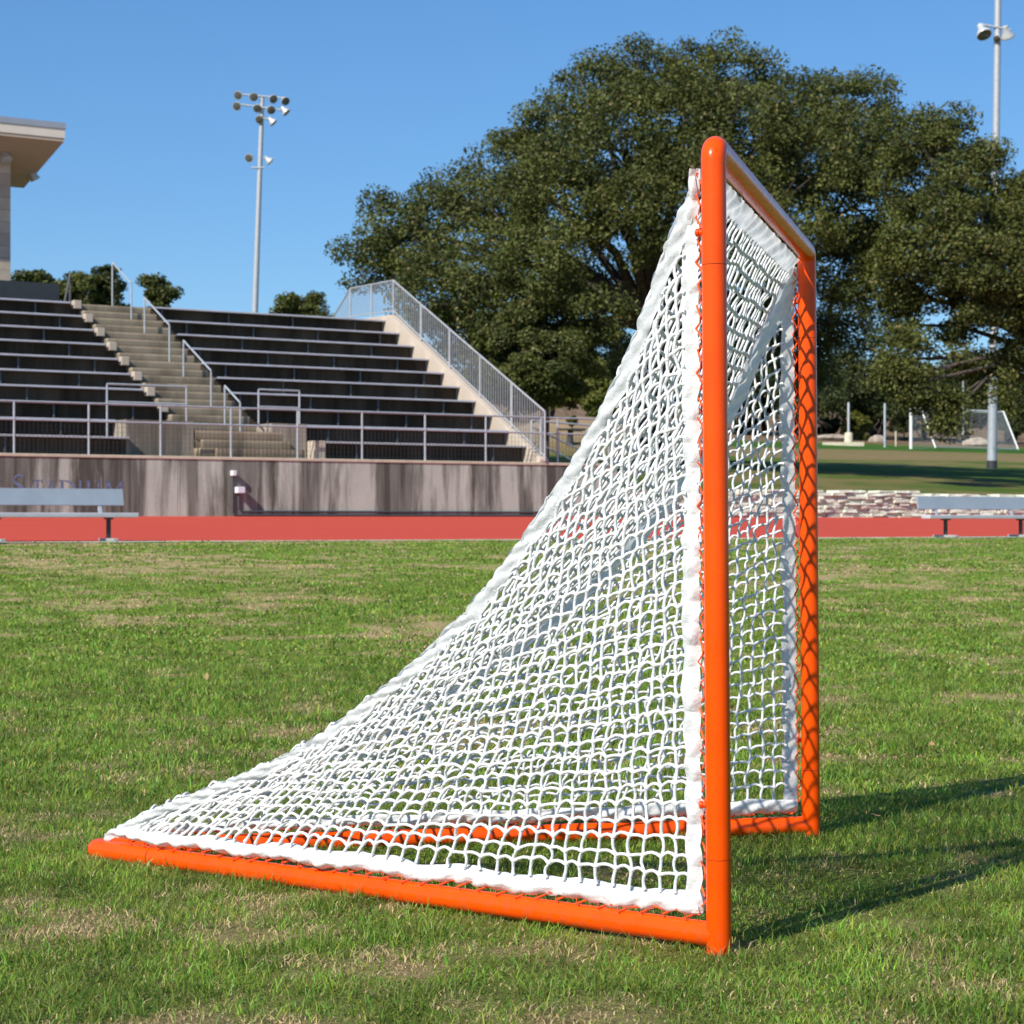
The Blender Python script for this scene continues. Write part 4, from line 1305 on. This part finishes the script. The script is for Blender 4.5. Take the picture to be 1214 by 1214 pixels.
def back_panel(seed):
    r = np.random.default_rng(seed)
    nr, nc = 54, 36
    t0, t1 = .014, .95
    idx, P, fx, E = {}, [], [], []
    for j in range(nr + 1):
        tau = t0 + (t1 - t0) * j / nr
        l = curve(np.array(tau)); rg = mirror(l)
        out = .045
        xs = [(i + .5) / nc - .5 for i in range(nc)]
        half = .5 * (1 - (j / nr) * .93)
        row = [-half] + [x for x in xs if abs(x) < half - .006] + [half]
        for n_i, x in enumerate(row):
            f_ = (x + half) / (2 * half)
            p = l * (1 - f_) + rg * f_
            end = n_i in (0, len(row) - 1)
            if end:
                p = p + (np.array([1., 0, 0]) if n_i == 0 else np.array([-1., 0, 0])) * min(out, half * .4)
            p = p + np.array([0, .0, -.05 * math.sin(math.pi * f_)]) * math.sin(math.pi * j / nr)
            P.append(p); fx.append(end or j == 0 or j == nr)
            idx[j, round(x, 4) if not end else ('L' if n_i == 0 else 'R')] = len(P) - 1
        ids = list(range(len(P) - len(row), len(P)))
        if 0 < j < nr: E += list(zip(ids[:-1], ids[1:]))
    for (j, x), k in idx.items():
        if isinstance(x, str): continue
        if (j + 1, x) in idx: E.append((k, idx[j + 1, x]))
        elif j < nr:
            E.append((k, idx[j + 1, 'L' if x < 0 else 'R']))
    P = np.array(P); fx = np.array(fx); E = np.array(E)
    P[~fx] += r.normal(0, .0032, (int((~fx).sum()), 3))
    hor = np.abs(P[E[:, 1], 2] - P[E[:, 0], 2]) < np.abs(P[E[:, 1], 0] - P[E[:, 0], 0])
    P, mi = slacken(P, E, hor, r)
    return P, E, mi
Pb, Eb, Mb_ = back_panel(303)
ropes('back_net', Pb, Eb, Mb_, .0043, M['net'])

# cloth edging: a strip with an uneven, puckered, thick section
def strip(name, path_fn, width_fn, n, thick, m, seed, puck=.012, pitch=.055, length=1.8, bulge=0.0, scal=.006, thin=True):
    """path_fn(u) -> outer edge point, across unit vector (towards the mesh), normal"""
    r = np.random.default_rng(seed)
    uu = np.linspace(0, 1, n)
    k = 7
    nz = lambda sc, sd: vnoise(uu * length * sc, np.zeros(n) + sd, sd, 1.0) - .5
    V = np.zeros((n, 2 * k, 3))
    ph = uu * length / pitch
    sc = np.abs(np.sin(math.pi * ph + 1.2 * nz(6, seed + 4)))
    N9, N5, N16, N11, N7, N30 = nz(9, seed), nz(5, seed + 1), nz(16, seed + 2), nz(11, seed + 3), nz(7, seed + 5), nz(34, seed + 6)
    for i in range(n):
        o, ac, nm = path_fn(uu[i])
        wv = width_fn(uu[i])
        for j in range(k):
            f_ = j / (k - 1)
            lift = puck * (.6 + .4 * sc[i] + .5 * N11[i]) * math.sin(math.pi * min(1, f_ * 1.1)) * (1 + bulge * (.5 + N9[i]))
            wob = (N5[i] * .9 + N16[i] * .6) * .018 * (1 if 0 < j < k - 1 else .35)
            edge = wv * f_ - scal * (sc[i] - .6) * (1 - f_) + (.016 * N11[i] + .006 * N30[i] if j == k - 1 else 0)
            fold = .0045 * math.sin(7 * f_ + 8 * N7[i] + 3.1 * ph[i]) * (.4 + N9[i] + .5) + .005 * N30[i]
            V[i, j] = o + ac * edge + nm * (lift + wob + fold + thick)
            V[i, 2 * k - 1 - j] = o + ac * edge + nm * (-lift * .8 + wob + fold - thick)
    F = []
    for i in range(n - 1):
        for j in range(k - 1 if thin else 2 * k):
            j2 = (j + 1) % (2 * k)
            F.append([i * 2 * k + j, i * 2 * k + j2, (i + 1) * 2 * k + j2, (i + 1) * 2 * k + j])
    F = np.array(F); used, inv_ = np.unique(F, return_inverse=True)
    return np_mesh(name, V.reshape(-1, 3)[used], inv_.reshape(F.shape), m, goal, True)

nearN = np.array([nb.y, -nb.x, 0.0]); nearN = -nearN if nearN[0] > 0 else nearN      # outward from the near side panel
def mir_strip(fn):
    def g(u):
        o, a, n_ = fn(u)
        f_ = lambda v: np.array([-v[0], v[1], v[2]])
        return np.array([GW - o[0], o[1], o[2]]), f_(a), f_(n_)
    return g
def post_fn(u): return np.array([0, 0, 0]) + NB3 * .044 + ZP * (.075 + u * 1.735), NB3, nearN
ap = lambda u: .047 * (1 - .72 * max(0, (u - .90) / .10))
strip('post_edging', post_fn, ap, 900, .0015, M['tape'], 1, .011, .052, 1.74, scal=.004)
strip('post_edging', mir_strip(post_fn), ap, 700, .0015, M['tape_thin'], 2, .011, .052, 1.74, scal=.004)
def base_fn(u): return NB3 * (.05 + u * 2.08) + ZP * (PR * 2 + .010 + .004 * math.sin(u * 40)), ZP * .93 + np.array([0, 0, 0]) + (-nearN) * .25, nearN
strip('rail_edging', base_fn, lambda u: .056 * (1 - .35 * u), 520, .004, M['tape'], 3, .016, .060, 2.1, bulge=.8, thin=False)
strip('rail_edging', mir_strip(base_fn), lambda u: .050 * (1 - .35 * u), 520, .004, M['tape'], 4, .012, .060, 2.1, bulge=.6, thin=False)
def seam_fn(u):
    tau = np.array(.004 + u * .985)
    p = curve(tau); q = inset(tau, np.array(.01)); a = (q - p) / .01
    return p, a, nearN
sw = lambda u: (.045 - .020 * u) * min(1, .35 + u / .05)
strip('seam_edging', seam_fn, sw, 520, .0015, M['tape_shade'], 5, .006, .045, 2.8)
strip('seam_edging', mir_strip(seam_fn), sw, 520, .0015, M['tape_thin'], 6, .006, .045, 2.8)
# the same seam cloth folded over onto the back panel
def seam_back_fn(u):
    tau = np.array(.004 + u * .96)
    p = curve(tau)
    return p + nearN * .002, np.array([1.0, 0, 0]), np.array([0, -.55, -.83])
strip('seam_edging', seam_back_fn, lambda u: .05 * (1 - .6 * u), 400, .0015, M['tape_thin'], 7, .004, .05, 2.8)
strip('seam_edging', mir_strip(seam_back_fn), lambda u: .05 * (1 - .6 * u), 400, .0015, M['tape_thin'], 8, .004, .05, 2.8)
def bar_fn(u):
    top = curve(np.array(.012))
    a = np.array([0, top[1] - .024, top[2] - (ZC - .026)]); L = np.linalg.norm(a)
    return np.array([.02 + u * (GW - .04), .024, ZC - .026]), a / L, np.array([0, -a[2] / L, a[1] / L]) * -1
tp = curve(np.array(.012)); BL = math.hypot(tp[1] - .024, tp[2] - ZC + .026)
strip('crossbar_edging', bar_fn, lambda u: BL + .012, 300, .002, M['tape_thin'], 9, .004, .06, 1.85, scal=.002)

# orange lacing wound round pole and cloth edge
def lacing(fn, n, seed, amp=.014):
    r = random.Random(seed)
    b = MB(); pts = []
    for i in range(n + 1):
        o, a, nm = fn(i / n)
        j = r.uniform(-.004, .004)
        if i % 2: pts.append(Vector(o - a * .012 + nm * (amp + j)))
        else: pts.append(Vector(o + a * (.003 + j) + nm * (amp * .5)))
        o2, a2, n2 = fn(min(1, (i + .5) / n))
        pts.append(Vector(o2 - a2 * .002 - n2 * (amp * (.2 if i % 2 else 1.0)) + n2 * (j * 1.5)))
    b.tube(pts, .0026, 6)
    gp(b, 'lacing_cord', M['orange_cord'])
lacing(lambda u: post_fn(.01 + u * .985), 66, 1, .007)
lacing(mir_strip(lambda u: post_fn(.01 + u * .985)), 66, 2, .007)
def base_l(u):
    o, a, n_ = base_fn(u * .98); return o + ZP * .004, a, n_
lacing(base_l, 64, 3, .018)
lacing(mir_strip(base_l), 64, 4, .018)

# ------------------------------------------------------------------ dry leaves on the grass
def dry_leaf(px, py, size, label, seed):
    r = random.Random(seed)
    Y = CAMZ * FPX / (py - HY)
    x = (px - CX) / FPX * Y
    z = float(field_z(np.array([x]), np.array([Y]))[0]) + .035
    n = 9
    az = r.uniform(0, 6.28); ca, sa_ = math.cos(az), math.sin(az)
    V, F, C = [], [], []
    for i in range(n):
        f_ = i / (n - 1)
        wd = size * .28 * math.sin(math.pi * f_) ** .7 * (1 + .25 * (-1) ** i) + .001
        lx = (f_ - .5) * size
        for sgn in (-1, 0, 1):
            ly = wd * sgn
            h = .25 * abs(ly) + .012 * math.sin(3 * f_ + seed) + .02 * f_
            V.append((x + ca * lx - sa_ * ly, Y + sa_ * lx + ca * ly, z + h))
            C.append((.42, .27, .13))
    for i in range(n - 1):
        for k in (0, 1):
            F.append([i * 3 + k, i * 3 + k + 1, (i + 1) * 3 + k + 1, (i + 1) * 3 + k])
    tag(np_mesh('dry_leaf', np.array(V), np.array(F), M['dry'], None, True, np.array(C)), label, 'leaf', 'dry leaves on the grass')
dry_leaf(986, 909, .06, 'curled brown leaf on the grass beside the foot of the far post', 1)
dry_leaf(1038, 982, .035, 'small brown leaf in the shadow right of the goal', 2)
dry_leaf(1105, 893, .04, 'reddish brown leaf on sunlit grass at the right', 3)
dry_leaf(245, 826, .035, 'pale brown leaf on the open grass left of the net', 4)
